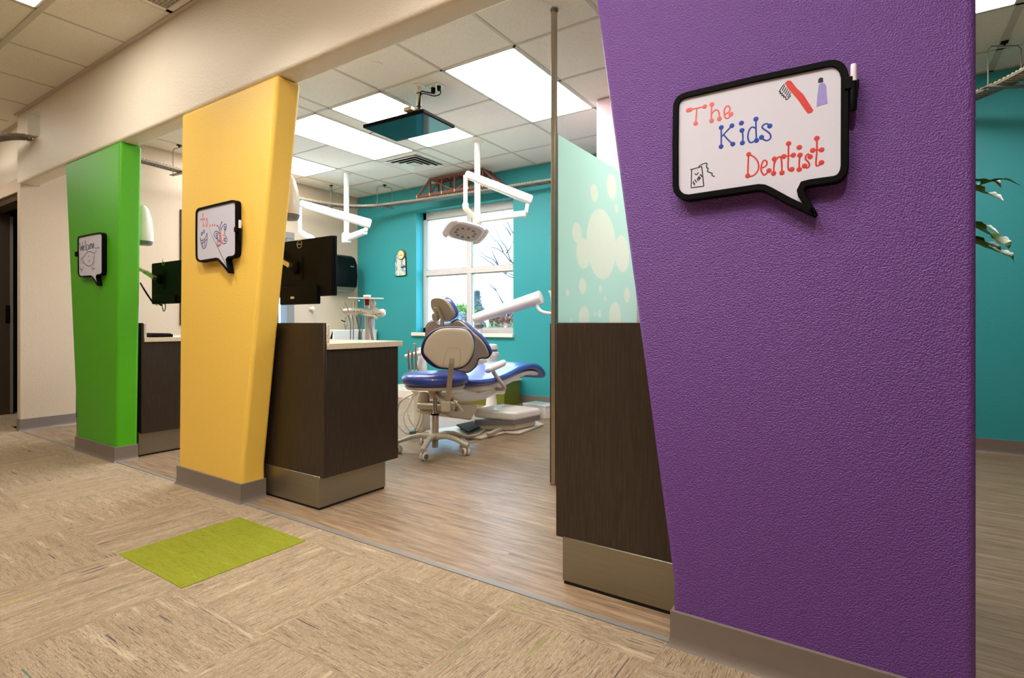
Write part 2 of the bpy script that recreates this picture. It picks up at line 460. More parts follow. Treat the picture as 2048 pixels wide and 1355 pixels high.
for y in (1.105, -.115, -1.3): bar(b_, -8.9, y, 3.5, y, .030, .006)
bar(b_, -6.15, FY - .012, 3.5, FY - .012, .024, .01); bar(b_, -8.9, 1.64 - .012, -6.15, 1.64 - .012, .024, .01)
g.build('ceiling_grid', 'ceiling_bar', ceil_o, smooth=False)
b_.build('ceiling_grid', 'ceiling_bar', ceil_o, smooth=False)

# header over the openings, with the little hole the toy railway runs through
m = MB(); r = .022
prof = [V(0, FY, 2.43), V(0, FB, 2.43)] + arc((0, FB - r, SOF + r), r, 0, -math.pi / 2, 5, (V(0, 1, 0), V(0, 0, 1))) + arc((0, FY + r, SOF + r), r, -math.pi / 2, -math.pi, 5, (V(0, 1, 0), V(0, 0, 1)))
m.prism([p + V(-6.15, 0, 0) for p in prof], (9.75, 0, 0))
m.box((-6.15, FY, 2.43), (-5.89, FB, CZ)).box((-5.6, FY, 2.43), (3.6, FB, CZ)).box((-5.89, FY, 2.665), (-5.6, FB, CZ))
struct(m.build('wall_front', 'cream_paint', angle=40))

def wl(m, y0, y1, z0, z1):   # a stretch of the left wall between y0 and y1
    f = lambda y: -6.075 - (y - FY) * .0255
    m.prism([(-6.15 - (.12 if y0 > FY else 0), y0, z0), (f(y0), y0, z0), (f(y1), y1, z0), (-6.27 if y1 > FB else -6.15, y1, z0)], (0, 0, z1 - z0)); return m
m = MB(); wl(m, FY, FB, 0, SOF); wl(m, FB, 3.4, 0, CZ); wl(m, 4.20, 5.45, 0, CZ); wl(m, 3.4, 4.20, 0, .62); wl(m, 3.4, 4.20, 2.03, CZ)
struct(m.build('wall_left', 'beige_paint', smooth=False))
m = MB()
X0, X1, Z0, Z1 = -5.03, -3.50, .80, 2.385
m.box((-6.4, 5.29, 0), (X0, 5.5, CZ)).box((X1, 5.29, 0), (-1.19, 5.5, CZ)).box((X0, 5.29, 0), (X1, 5.5, Z0)).box((X0, 5.29, Z1), (X1, 5.5, CZ))
struct(m.build('wall_back', 'teal_paint', smooth=False))
struct(MB().box((-1.19, 5.12, 0), (3.6, 5.3, CZ)).build('wall_back', 'teal_paint', smooth=False))
struct(MB().box((-1.86, 4.02, 0), (-1.19, 5.29, CZ)).build('wall_divider', 'pink_paint', bevel=.012))
struct(MB().box((3.5, -2.3, 0), (3.6, 5.12, CZ)).build('wall_right', 'beige_paint', smooth=False))
struct(MB().box((-9, -2.4, 0), (3.6, -2.3, CZ)).build('wall_corridor', 'beige_paint', smooth=False))
struct(MB().box((-9.1, -2.3, 0), (-9, 2.6, CZ)).build('wall_corridor_end', 'beige_paint', smooth=False))
# corridor wall beyond the pier, with the closet doorway
m = MB()
m.box((-9, 1.64, 0), (-7.42, 1.74, CZ)).box((-7.42, 1.64, 2.17), (-6.15, 1.74, CZ)).box((-6.20, 1.64, 0), (-6.15, 1.74, 2.17))
struct(m.build('wall_corridor_left', 'cream_paint', smooth=False))
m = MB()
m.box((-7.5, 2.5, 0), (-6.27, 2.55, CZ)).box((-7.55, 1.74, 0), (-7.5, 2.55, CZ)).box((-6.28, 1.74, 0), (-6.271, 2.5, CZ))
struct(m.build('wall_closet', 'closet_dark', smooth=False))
d = struct(MB().box((-7.40, 1.655, .005), (-7.30, 1.80, 2.02)).build('door_1', 'dark_door', bevel=.004))
MB().box((-7.42, 1.60, 2.08), (-6.16, 1.66, 2.20)).build('door_casing', 'beige_paint', d, bevel=.004)
MB().box((-7.42, 1.62, 2.02), (-6.16, 1.74, 2.08)).box((-7.42, 1.62, 0), (-7.38, 1.74, 2.02)).build('door_frame', 'dark_door', d, bevel=.003)
MB().box((-7.302, 1.76, .92), (-7.292, 1.795, 1.10)).box((-7.296, 1.775, .98), (-7.280, 1.785, 1.06)).build('door_latch', 'black_plastic', d)
MB().box((-7.298, 1.795, 0.01), (-7.285, 1.815, 2.0)).build('door_edge_trim', 'painted_grey_metal', d)
for i, z in enumerate((.42, .80, 1.15, 1.55, 1.95)):
    tag(MB().box((-7.5, 2.1, z), (-6.285, 2.49, z + .02)).build('closet_shelf', 'painted_grey_metal', smooth=False),
        'grey shelf in the dark closet beyond the doorway, %s' % ['lowest one', 'second from the floor', 'third from the floor', 'second from the top', 'topmost one'][i], 'shelf', 'closet shelves')
for i, (x, y, z, sx, sz, mt, nm) in enumerate([(-7.05, 2.2, .44, .3, .2, 'grey_plastic', 'grey box on the lowest closet shelf'), (-7.0, 2.2, .82, .34, .22, 'rust_brown', 'brown box on the second closet shelf')]):
    o = thing('storage_box', nm, 'box', (x, y, z))
    MB().box((x - sx / 2, y - .1, z), (x + sx / 2, y + .1, z + sz)).build('body', mt, o, bevel=.006)
    MB().box((x - sx / 2 - .005, y - .105, z + sz), (x + sx / 2 + .005, y + .105, z + sz + .015)).build('lid', mt, o, bevel=.004)

def baseb(name, pts, n=None, parent=None, h=.1):
    """vinyl cove base following wall faces (x, y) points; the wall lies to the left of travel"""
    P = [V(p[0], p[1], 0) for p in pts]; nr = []
    for i in range(len(P) - 1):
        t = (P[i + 1] - P[i]).normalized(); nr.append(V(t.y, -t.x, 0))
    off = [nr[0]]
    for i in range(1, len(P) - 1):
        m_ = (nr[i - 1] + nr[i]).normalized(); off.append(m_ / max(.3, m_.dot(nr[i])))
    off.append(nr[-1])
    pr = [(-.004, 0), (.015, 0), (.011, .005), (.007, .014), (.005, .03), (.005, h - .002), (.004, h), (-.004, h)]
    m = MB().loft([[p + o_ * q + V(0, 0, z) for q, z in pr] for p, o_ in zip(P, off)])
    o = m.build(name, 'base_vinyl', parent, angle=25); return o
struct(baseb('baseboard_left', [(-6.17, 5.29), (-6.079, FB), (-6.075, FY), (-6.15, FY)][::-1]))
struct(baseb('baseboard_back', [(-6.17, 5.29), (-1.86, 5.29)]))
struct(baseb('baseboard_back', [(-1.19, 5.12), (3.5, 5.12)]))
struct(baseb('baseboard_divider', [(-1.86, 5.29), (-1.86, 4.02), (-1.19, 4.02), (-1.19, 5.12)]))

# coloured pillars between the openings
def pillar(name, label, mt, bl, br, tr, tl, kl=None):
    """front outline in x,z: bottom left, bottom right, top right, top left"""
    o = thing(name, label, 'pillar', ((bl + br) / 2, (FY + FB) / 2, 0))
    z = .17
    fl = lambda a, b: a
    e = .001   # slight flare of the plaster where the corner bead ends above the base
    front = [(fl(bl, tl), FY, z), (fl(br, tr), FY, z), (tr, FY, SOF), (tl, FY, SOF)]
    m = MB().prism([(bl - .001, FY, 0), (br + .001, FY, 0), (fl(br, tr), FY, z), (tr, FY, SOF), (tl, FY, SOF), (fl(bl, tl), FY, z)], (0, FB - FY, 0))
    m.build('panel', mt, o, bevel=.018, seg=5)
    baseb('baseboard', [(bl - e, FB), (bl - e, FY - .004), (br + e, FY - .004), (br + e, FB)], None, o)
    return o
pillar('pillar', 'bright green pillar, narrower at its foot, with a welcome board on it', 'green_paint', -4.845, -4.187, -4.122, -5.071)
pillar('pillar', 'yellow pillar flaring to the right at its top between two dark desks', 'yellow_paint', -3.345, -2.694, -2.387, -3.312)
pillar('pillar', 'wide purple pillar nearest the camera with a slanted left edge', 'purple_paint', -.482, .186, .186, -.752)

# ---------------------------------------------------------------- window in the teal wall
wd = struct(MB().box((X0, 5.43, Z0), (X0 + .05, 5.49, Z1)).box((X1 - .05, 5.43, Z0), (X1, 5.49, Z1)).box((X0, 5.43, Z1 - .09), (X1, 5.49, Z1)).box((X0, 5.43, Z0), (X1, 5.49, Z0 + .06)).build('window_1', 'window_frame_paint', smooth=False))
XM = onY(940, 540, 5.45).x; ZM = onY(940, 541, 5.45).z
MB().box((XM - .035, 5.425, Z0 + .04), (XM + .035, 5.485, Z1 - .06)).build('mullion', 'window_frame_paint', wd, bevel=.004)
MB().box((X0 + .04, 5.422, ZM - .035), (X1 - .04, 5.484, ZM + .035)).build('transom', 'window_frame_paint', wd, bevel=.004)
for (a, b) in ((X0 + .05, XM - .035), (XM + .035, X1 - .05)):
    for (c, e) in ((Z0 + .06, ZM - .035), (ZM + .035, Z1 - .09)):
        p = MB().box((a, 5.455, c), (b, 5.461, e)).build('window_pane', 'clear_glass', wd, smooth=False)
        t_ = .012
        MB().box((a, 5.44, c), (a + t_, 5.475, e)).box((b - t_, 5.44, c), (b, 5.475, e)).box((a, 5.44, c), (b, 5.475, c + t_)).box((a, 5.44, e - t_), (b, 5.475, e)).build('glazing_bead', 'grey_bar', p, smooth=False)
MB().box((X0 - .06, 5.255, Z0 - .045), (X1 + .015, 5.43, Z0 + .0)).build('window_sill', 'sill_white', wd, bevel=.004)
# window in the left wall
wd2 = struct(MB().box((-6.26, 3.38, .62), (-6.10, 3.45, 2.03)).box((-6.26, 4.13, .62), (-6.115, 4.23, 2.06)).box((-6.26, 3.38, 1.98), (-6.11, 4.23, 2.06)).box((-6.26, 3.38, .60), (-6.11, 4.23, .66)).build('window_2', 'painted_grey_metal', bevel=.004))
MB().box((-6.22, 3.45, .66), (-6.214, 4.13, 1.98)).build('window_pane', 'clear_glass', wd2, smooth=False)
struct(MB().box((-6.125, 2.86, .90), (-6.09, 2.90, 2.12)).build('trim_2', 'dark_door', bevel=.003))

# ---------------------------------------------------------------- ceiling fittings
def troffer(x0, y0, x1, y1, label, group, df='diffuser_cool', src=[None]):
    cx, cy = (x0 + x1) / 2, (y0 + y1) / 2
    o = thing('ceiling_light', label, 'ceiling light', (cx, cy, CZ), group)
    f = .012; m = MB()
    m.box((x0, y0, CZ - .006), (x0 + f, y1, CZ)).box((x1 - f, y0, CZ - .006), (x1, y1, CZ)).box((x0, y0, CZ - .006), (x1, y0 + f, CZ)).box((x0, y1 - f, CZ - .006), (x1, y1, CZ))
    m.build('frame', 'white_plastic', o, smooth=False)
    MB().box((x0 + f, y0 + f, CZ - .004), (x1 - f, y1 - f, CZ)).build('diffuser', df, o, smooth=False)
    return o
troffer(-2.545, 2.95, -1.945, 4.15, 'large bright ceiling light panel nearest the steel pole', 'treatment room ceiling lights')
troffer(-3.78, 2.95, -3.185, 4.15, 'bright ceiling light panel partly behind the hanging television', 'treatment room ceiling lights')
troffer(-4.565, 2.95, -3.975, 4.15, 'bright ceiling light panel touching the square air vent', 'treatment room ceiling lights')
troffer(-5.79, 2.95, -5.195, 4.15, 'bright ceiling light panel nearest the beige left wall', 'treatment room ceiling lights')
troffer(.01, 2.91, .66, 4.11, 'bright ceiling light panel in the room behind the purple pillar', 'right room ceiling lights')
troffer(-3.965, -.10, -3.395, 1.088, 'warm ceiling light panel at the top left corner over the corridor', 'corridor ceiling lights', 'diffuser_warm')
troffer(-6.97, -.10, -6.40, 1.088, 'warm ceiling light panel at the far end of the corridor', 'corridor ceiling lights', 'diffuser_warm')
troffer(-.97, -.10, -.39, 1.088, 'warm ceiling light panel over the corridor by the purple pillar', 'corridor ceiling lights', 'diffuser_warm')
# corridor downlights that wash the header (real recessed cans, just outside the frame)
for i, (x, y) in enumerate([(-2.2, .86), (-1.3, .80), (.1, .55)]):
    o = thing('downlight', 'round recessed corridor downlight, %s' % ['over the lime carpet tile', 'between the yellow and purple pillars', 'in front of the purple pillar'][i], 'downlight', (x, y, CZ), 'corridor downlights')
    MB().lathe((x, y, CZ - .006), [(.075, 0), (.085, .002), (.085, .006)], seg=24).build('trim_ring', 'white_plastic', o)
    MB().lathe((x, y, CZ - .012), [(.055, 0), (.06, .005)], seg=24).build('lens', 'can_lens', o)
    l = bpy.data.lights.new('downlight_lamp', 'SPOT'); l.energy = CAN_W * [1.0, .9, .8][i]; l.color = (1, .95, .86); l.spot_size = math.radians(125); l.spot_blend = .9; l.shadow_soft_size = .06
    lo = bpy.data.objects.new('downlight_lamp', l); C.objects.link(lo); lo.location = (x, y, CZ - .03)
# air diffuser
x0, y0, x1, y1 = -4.565, 4.17, -3.975, 4.76; cx, cy = (x0 + x1) / 2, (y0 + y1) / 2
o = thing('air_vent', 'square white ceiling air vent with slanted louvres', 'air vent', (cx, cy, CZ))
MB().box((x0 + .07, y0 + .07, CZ - .005), (x1 - .07, y1 - .07, CZ - .001)).build('duct_opening', 'dark_hole', o, smooth=False)
def square_ring(m, s_out, s_in, zo, zi, t=.006):
    for a, b in (((-1, -1), (1, -1)), ((1, -1), (1, 1)), ((1, 1), (-1, 1)), ((-1, 1), (-1, -1))):
        m.faces([(cx + a[0] * s_out, cy + a[1] * s_out, zo), (cx + b[0] * s_out, cy + b[1] * s_out, zo), (cx + b[0] * s_in, cy + b[1] * s_in, zi), (cx + a[0] * s_in, cy + a[1] * s_in, zi),
                 (cx + a[0] * s_out, cy + a[1] * s_out, zo - t), (cx + b[0] * s_out, cy + b[1] * s_out, zo - t), (cx + b[0] * s_in, cy + b[1] * s_in, zi - t), (cx + a[0] * s_in, cy + a[1] * s_in, zi - t)],
                [(0, 1, 2, 3), (7, 6, 5, 4), (0, 4, 5, 1), (3, 2, 6, 7)])
m = MB(); square_ring(m, .295, .225, CZ - .001, CZ - .004); m.build('frame', 'white_plastic', o, smooth=False)
for s1 in (.235, .175, .115):
    m = MB(); square_ring(m, s1, s1 - .042, CZ - .026, CZ - .012, .003); m.build('louvre', 'white_plastic', o, smooth=False)
MB().box((cx - .05, cy - .05, CZ - .022), (cx + .05, cy + .05, CZ - .018)).build('centre_plate', 'white_plastic', o, smooth=False)
# return grille in the corridor
o = thing('return_grille', 'white egg-crate grille in the corridor ceiling beside the cream header', 'air vent', (-3.08, 1.33, CZ))
x0, x1, y0, y1 = -3.375, -2.795, 1.125, 1.53
MB().box((x0 + .03, y0 + .03, CZ - .003), (x1 - .03, y1 - .03, CZ - .001)).build('duct_opening', 'dark_hole', o, smooth=False)
MB().box((x0, y0, CZ - .008), (x0 + .03, y1, CZ)).box((x1 - .03, y0, CZ - .008), (x1, y1, CZ)).box((x0, y0, CZ - .008), (x1, y0 + .03, CZ)).box((x0, y1 - .03, CZ - .008), (x1, y1, CZ)).build('frame', 'white_plastic', o, smooth=False)
m = MB(); x = x0 + .03
while x < x1 - .03: m.box((x, y0 + .03, CZ - .010), (x + .004, y1 - .03, CZ - .003)); x += .017
y = y0 + .03
while y < y1 - .03: m.box((x0 + .03, y, CZ - .0095), (x1 - .03, y + .004, CZ - .0035)); y += .017
m.build('egg_crate', 'ceiling_bar', o, smooth=False)
p = onZ(752, 128, CZ)
tag(MB().lathe((p.x, p.y, CZ - .008), [(.034, 0), (.042, .003), (.043, .008)], seg=28).build('sprinkler_cover', 'white_plastic'), 'small round white cover in the ceiling near the header', 'sprinkler cover')

# ---------------------------------------------------------------- desks
def desk(label, xl, xr, ylen=.50, n=2):
    o = thing('desk', label, 'desk', ((xl + xr) / 2, 1.95, 0), 'dark laminate desks behind the pillars')
    y = 1.715; yb = y + ylen
    MB().box((xl, y, .16), (xr, y + .014, .922)).build('front_panel', 'dark_laminate', o, bevel=.0015, seg=1)
    MB().box((xr - .02, y + .0145, .16), (xr - .002, yb, .789)).build('side_panel', 'dark_laminate', o, bevel=.001, seg=1)
    MB().box((xl + .002, y + .0145, .16), (xl + .02, yb, .789)).build('side_panel', 'dark_laminate', o, bevel=.001, seg=1)
    MB().box((xl + .021, yb - .02, .16), (xr - .021, yb, .789)).build('back_panel', 'dark_laminate', o)
    MB().box((xl, y + .0145, .79), (xr + .004, y + .031, .915)).build('backsplash', 'speckled_counter', o, bevel=.002, seg=1)
    MB().box((xl, y + .0145, .790), (xr + .012, yb + .025, .820)).build('worktop', 'speckled_counter', o, bevel=.002, seg=1)
    MB().box((xl + .03, y - .006, .012), (xr - .03, yb - .07, .165)).build('toe_kick', 'brushed_steel', o, bevel=.001, seg=1)
    MB().box((xl + .034, y - .002, 0), (xr - .034, yb - .074, .012)).build('base', 'dark_hole', o)
    return o
desk('dark wood desk partly behind the yellow pillar with a monitor on it', -3.30, -2.243)
desk('dark wood desk behind the green pillar with a keyboard on it', -5.345, -4.193)
desk('dark wood desk partly behind the purple pillar, nearest the camera', -.951, -.26)

# ---------------------------------------------------------------- frosted screen and steel pole
GXX = -1.525
o = thing('steel_pole', 'tall thin satin steel pole from floor to ceiling in front of the frosted screen', 'pole', (GXX, 2.73, 0))
MB().box((GXX - .013, 2.715, 0.004), (GXX + .013, 2.745, CZ - .006)).build('post', 'satin_aluminium', o, bevel=.002)
MB().box((GXX - .02, 2.71, 0), (GXX + .02, 2.75, .004)).build('foot_plate', 'satin_aluminium', o)
MB().lathe((GXX, 2.73, CZ - .012), [(.022, 0), (.024, .01)], seg=20).build('ceiling_cap', 'grey_plastic', o)
o = thing('frosted_screen', 'frosted pale green glass screen with round bubble pattern above a low dark wall', 'glass screen', (GXX, 3.4, .92))
MB().box((GXX - .010, 2.746, .92), (GXX + .010, 2.757, 2.006)).build('edge_channel', 'satin_aluminium', o, smooth=False)
# bubbles: centres and radii measured on the glass in y, z
bub = [(240, 945, 118), (168, 980, 52), (318, 982, 62), (143, 900, 34), (278, 722, 42), (210, 747, 30), (297, 807, 14), (165, 1107, 27), (234, 1117, 14), (337, 1142, 26),
       (107, 1132, 13), (252, 1155, 9), (171, 1230, 40), (213, 1215, 8), (231, 1213, 13), (291, 1225, 50), (121, 1240, 9)]
k_ = .5166
circ = []
for bu, bv, br_ in bub:
    c = onX(1080 + bu * k_, bv * k_, GXX + .006); circ.append((c.y, c.z, abs(onX(1080 + bu * k_, (bv - br_ * 1.15) * k_, GXX + .006).z - c.z)))
mat_frosted(circ)
MB().box((GXX - .006, 2.75, .925), (GXX + .006, 4.015, 2.005)).build('glass_panel', 'frosted_glass', o, smooth=False)
tag(MB().box((GXX - .04, 2.75, 0), (GXX + .04, 4.012, .918)).build('low_wall', 'dark_laminate', bevel=.002), 'low dark laminate wall carrying the frosted glass screen', 'low wall')
# ================================================================ SPEECH BUBBLE BOARDS
def offset2d(pts, dist):
    """inset an outline lying in a constant-y plane; pts are Vectors"""
    n = len(pts); area_ = sum(pts[i].x * pts[(i + 1) % n].z - pts[(i + 1) % n].x * pts[i].z for i in range(n))
    sg = 1 if area_ > 0 else -1; out = []
    for i in range(n):
        a, b, c = pts[i - 1], pts[i], pts[(i + 1) % n]
        d1 = (b - a).normalized(); d2 = (c - b).normalized()
        n1 = V(-d1.z, 0, d1.x) * sg; n2 = V(-d2.z, 0, d2.x) * sg
        m_ = n1 + n2; m_ = m_ / max(m_.length_squared, .35) * 2 * .5 * 2 if m_.length > 1e-6 else n1
        k = dist / max(.5, m_.normalized().dot(n1)); out.append(b + m_.normalized() * k)
    return out
def board(label, outline, T, fw, t=.03):
    """outline in crop coordinates, T maps crop to photo pixels"""
    yf = FY - t
    P = [onY(*T(*q), yf) for q in outline]
    P = smooth_path(P, 3, closed=True) if False else P
    cxy = sum(P, Vector()) / len(P)
    o = thing('speech_bubble_whiteboard', label, 'whiteboard', (cxy.x, FY, cxy.z), 'speech bubble whiteboards on the pillars')
    Q = offset2d(P, fw); n = len(P)
    back = [V(p.x, FY - .001, p.z) for p in P]; qb = [V(q.x, yf + .012, q.z) for q in Q]
    m = MB(); vs = P + Q + back + qb
    fs = []
    for i in range(n):
        j = (i + 1) % n
        fs += [(i, j, n + j, n + i), (j, i, 2 * n + i, 2 * n + j), (n + i, n + j, 3 * n + j, 3 * n + i), (2 * n + i, 3 * n + i, 3 * n + j, 2 * n + j)]
    m.faces(vs, fs); m.build('frame', 'black_plastic', o, bevel=.002, seg=2)
    face = MB().prism([V(q.x, yf + .006, q.z) for q in offset2d(P, fw * .9)], (0, .003, 0)).build('writing_surface', 'whiteboard', o, smooth=False)
    return o, face, yf + .006
def ink(face, name, mt, T, y, strokes, dots=(), r=.0022, dr=.0065, fills=(), label=None):
    m = MB()
    for s in strokes:
        P = [onY(*T(*q), y) for q in s]
        if len(P) > 2: P = smooth_path(P, 5)
        m.tube(P, r, 6)
    for d_ in dots:
        c = onY(*T(*d_), y); m.lathe(c + V(0, .0004, 0), [(dr, 0), (dr * .98, .0015), (dr * .6, .0024)], axis=V(0, -1, 0), seg=12)
    for f in fills:
        m.prism([onY(*T(*q), y) for q in f], (0, -.0012, 0))
    for v_ in m.bm.verts: v_.co.y = y + (v_.co.y - y) * .35
    return m.build(name, mt, face, smooth=False, label=label)

# --- purple pillar board
T1 = lambda a, b: (1320 + a * 420 / 1581, 90 + b * 420 / 1581)
out1 = [(95, 480), (99, 440), (112, 408), (135, 380), (165, 362), (200, 350), (700, 232), (1270, 110), (1315, 107), (1355, 118), (1388, 142), (1410, 178), (1422, 225),
        (1420, 900), (1412, 945), (1392, 985), (1360, 1015), (1320, 1032), (1130, 1058), (1098, 1066), (1086, 1090), (1092, 1115), (1175, 1245), (1176, 1266), (1160, 1280), (1135, 1278),
        (960, 1195), (800, 1108), (770, 1095), (735, 1092), (210, 1168), (165, 1163), (125, 1138), (102, 1105), (93, 1060), (92, 760)]
bo, face, yy = board('speech bubble whiteboard reading The Kids Dentist on the purple pillar', out1, T1, .0165)
red1 = [[(212, 490), (270, 476), (335, 463)], [(277, 478), (272, 540), (268, 590)], [(390, 445), (386, 510), (387, 570)], [(388, 520), (405, 495), (430, 488), (445, 510), (447, 555)],
        [(487, 522), (515, 505), (528, 480), (515, 458), (492, 470), (483, 505), (492, 545), (515, 548), (535, 520)]]
ink(face, 'lettering', 'marker_coral', T1, yy, red1, [(212, 490), (228, 486), (337, 463), (268, 590), (390, 446), (388, 570), (447, 555), (534, 520)])
blue = [[(460, 620), (461, 690), (460, 762)], [(542, 606), (500, 650), (463, 690)], [(480, 676), (515, 715), (548, 745)], [(617, 642), (624, 690), (620, 735)],
        [(722, 560), (722, 640), (727, 718)], [(720, 625), (690, 618), (668, 650), (662, 700), (680, 733), (710, 722), (722, 700)],
        [(826, 608), (806, 592), (780, 600), (770, 622), (800, 645), (828, 668), (832, 700), (810, 718), (785, 714), (765, 696)]]
ink(face, 'lettering', 'marker_blue', T1, yy, blue, [(461, 620), (541, 607), (460, 764), (548, 745), (613, 587), (617, 642), (620, 736), (722, 557), (727, 718), (826, 609), (764, 694)])
red2 = [[(667, 822), (663, 900), (660, 985)], [(667, 822), (712, 845), (740, 890), (738, 940), (705, 980), (662, 990)], [(768, 925), (800, 905), (803, 875), (782, 868), (765, 900), (762, 945), (785, 978), (820, 944)],
        [(862, 856), (858, 905), (855, 965)], [(860, 895), (878, 855), (905, 840), (916, 880), (918, 960)], [(968, 742), (966, 830), (964, 920), (975, 945), (992, 935)], [(932, 838), (970, 832), (1008, 828)],
        [(1053, 828), (1048, 880), (1048, 935)], [(1130, 840), (1118, 820), (1100, 832), (1096, 858), (1118, 882), (1124, 908), (1105, 925), (1088, 910)], [(1180, 702), (1180, 800), (1174, 895), (1190, 908), (1215, 884)], [(1145, 793), (1180, 788), (1220, 788)]]
ink(face, 'lettering', 'marker_red', T1, yy, red2, [(668, 822), (660, 984), (820, 944), (861, 857), (855, 965), (918, 961), (968, 741), (992, 935), (932, 838), (1003, 828), (1048, 770), (1053, 828), (1048, 936), (1130, 840), (1088, 909), (1180, 702), (1215, 884), (1150, 792), (1216, 788)])
ink(face, 'toothbrush_drawing', 'marker_red', T1, yy, [], fills=[[(940, 285), (960, 268), (985, 268), (1003, 290), (1030, 325), (1080, 372), (1110, 420), (1155, 490), (1142, 510), (1112, 516), (1085, 480), (1040, 415), (995, 362), (962, 325)]], label='red toothbrush drawing')
ink(face, 'bristle_drawing', 'marker_black', T1, yy, [[(938, 292), (915, 320), (898, 350), (908, 352), (905, 368), (920, 362), (918, 382), (932, 376), (930, 394), (945, 388), (948, 410), (962, 405), (985, 378)]] +
    [[(940 + i * 11, 305 + i * 13), (918 + i * 11, 345 + i * 12)] for i in range(5)], r=.0014)
ink(face, 'bottle_drawing', 'marker_lilac', T1, yy, [], fills=[[(1196, 300), (1215, 283), (1240, 288), (1252, 310), (1256, 380), (1262, 440), (1220, 452), (1178, 468), (1184, 380)]], label='lilac toothpaste bottle drawing')
ink(face, 'bottle_cap_drawing', 'marker_black', T1, yy, [[(1197, 256), (1195, 285)], [(1205, 252), (1204, 284)], [(1213, 250), (1214, 282)], [(1222, 252), (1224, 280)], [(1197, 256), (1212, 249), (1226, 254)]], r=.0016)
ink(face, 'floss_drawing', 'marker_black', T1, yy, [[(238, 940), (234, 1072)], [(234, 1074), (330, 1062)], [(330, 1062), (314, 916)], [(228, 938), (316, 914)], [(290, 915), (318, 897), (352, 890), (350, 918), (362, 930), (358, 950), (378, 960), (392, 965), (392, 980), (412, 990)],
     [(262, 966), (275, 976), (290, 958)], [(264, 946), (264, 948)], [(284, 938), (285, 941)],
     [(248, 1035), (262, 1056)], [(248, 1035), (258, 1024)], [(255, 1045), (264, 1038)], [(262, 1012), (276, 1034)], [(280, 1010), (288, 1018), (296, 1010), (288, 1000), (280, 1010)], [(298, 988), (290, 992), (304, 1000), (298, 1006)], [(310, 974), (302, 978), (316, 986), (310, 992)]], r=.0016)
# clip with marker pen
c0 = onY(1692, 165, FY - .03); c1 = onY(1706, 165, FY - .03)
MB().box((c0.x - .003, FY - .034, c0.z - .017), (c0.x + .014, FY - .004, c0.z + .012)).box((c0.x + .012, FY - .016, c0.z - .012), (c1.x + .012, FY - .008, c0.z + .008)).build('pen_clip', 'black_plastic', bo, bevel=.002)
def pen(x, y, z, label, hh=.062):
    o = thing('marker_pen', label, 'marker pen', (x, y, z - hh), 'marker pens clipped to the whiteboards')
    MB().lathe((x, y, z - hh), [(.006, 0), (.0075, .004), (.0078, hh * .5), (.0078, hh * 1.1)], seg=14).build('barrel', 'black_gloss', o)
    MB().lathe((x, y, z + hh * .1), [(.0072, 0), (.0068, .02), (.0066, .038), (.0055, .041)], seg=14).build('cap', 'cap_clear', o)
p = onY(1707, 168, FY - .026); pen(p.x, FY - .026, p.z, 'black marker pen with pale cap clipped beside the board on the purple pillar', .0625)

# --- yellow pillar board
T2 = lambda a, b: (380 + a * 120 / 956, 390 + b * 120 / 956)
out2 = [(84, 320), (88, 265), (104, 225), (135, 203), (400, 137), (660, 76), (700, 78), (722, 98), (732, 140), (733, 500), (733, 900), (724, 950), (700, 985), (665, 998), (600, 1008), (584, 1030), (590, 1060), (622, 1225), (612, 1245), (596, 1232),
        (520, 1130), (432, 1035), (405, 1028), (160, 1068), (120, 1055), (95, 1025), (85, 970), (82, 650)]
bo, face, yy = board('speech bubble whiteboard with smile and butterfly drawings on the yellow pillar', out2, T2, .011)
ink(face, 'lettering', 'marker_coral', T2, yy, [[(207, 310), (205, 400), (210, 490)], [(175, 388), (205, 384), (235, 382)], [(268, 375), (255, 420), (262, 490), (280, 440), (268, 375)]],
    [(207, 308), (172, 388), (232, 382), (270, 376), (218, 490), (262, 492), (322, 486), (358, 478), (393, 476)], r=.0026, dr=.006)
ink(face, 'smile_drawing', 'marker_navy', T2, yy, [[(160, 675), (175, 715), (210, 715), (250, 670), (272, 600)], [(160, 675), (185, 790), (215, 850), (250, 820), (272, 720), (272, 600)], [(180, 765), (215, 755), (268, 700)], [(205, 720), (200, 760), (205, 840)], [(232, 700), (235, 760), (238, 830)],
     [(178, 610), (190, 590), (196, 610), (190, 640), (180, 635), (178, 610)], [(208, 580), (222, 555), (232, 575), (225, 605), (210, 605), (208, 580)]], r=.0026)
ink(face, 'butterfly_body', 'marker_red', T2, yy, [[(465, 560), (470, 640), (482, 720), (488, 810)], [(486, 570), (490, 640), (500, 720), (500, 770)], [(468, 600), (488, 610)], [(470, 640), (492, 650)], [(476, 680), (496, 690)], [(480, 730), (500, 738)], [(430, 770), (440, 800), (470, 780)]], [(532, 636), (540, 690), (525, 725)], r=.0028, dr=.004)
ink(face, 'butterfly_wings', 'marker_navy', T2, yy, [[(490, 575), (510, 510), (550, 465), (575, 465), (578, 520), (552, 590), (560, 640), (590, 700), (575, 755), (540, 775), (510, 755)], [(465, 610), (430, 575), (395, 590), (385, 640), (410, 680), (440, 710), (432, 770), (450, 818), (480, 790)],
     [(545, 510), (562, 500), (560, 545), (542, 550), (545, 510)], [(415, 620), (430, 605), (445, 625), (435, 645), (415, 640), (415, 620)], [(425, 670), (440, 665), (442, 690), (425, 685), (425, 670)], [(545, 690), (565, 690), (565, 730), (545, 725), (545, 690)], [(455, 710), (470, 715), (468, 745), (455, 740), (455, 710)],
     [(468, 560), (462, 520), (435, 480), (425, 495)], [(480, 555), (485, 490), (505, 435)]], [(508, 432)], r=.0026, dr=.005)
p = onX(479, 459, onY(483.5, 480, FY).x + .004)
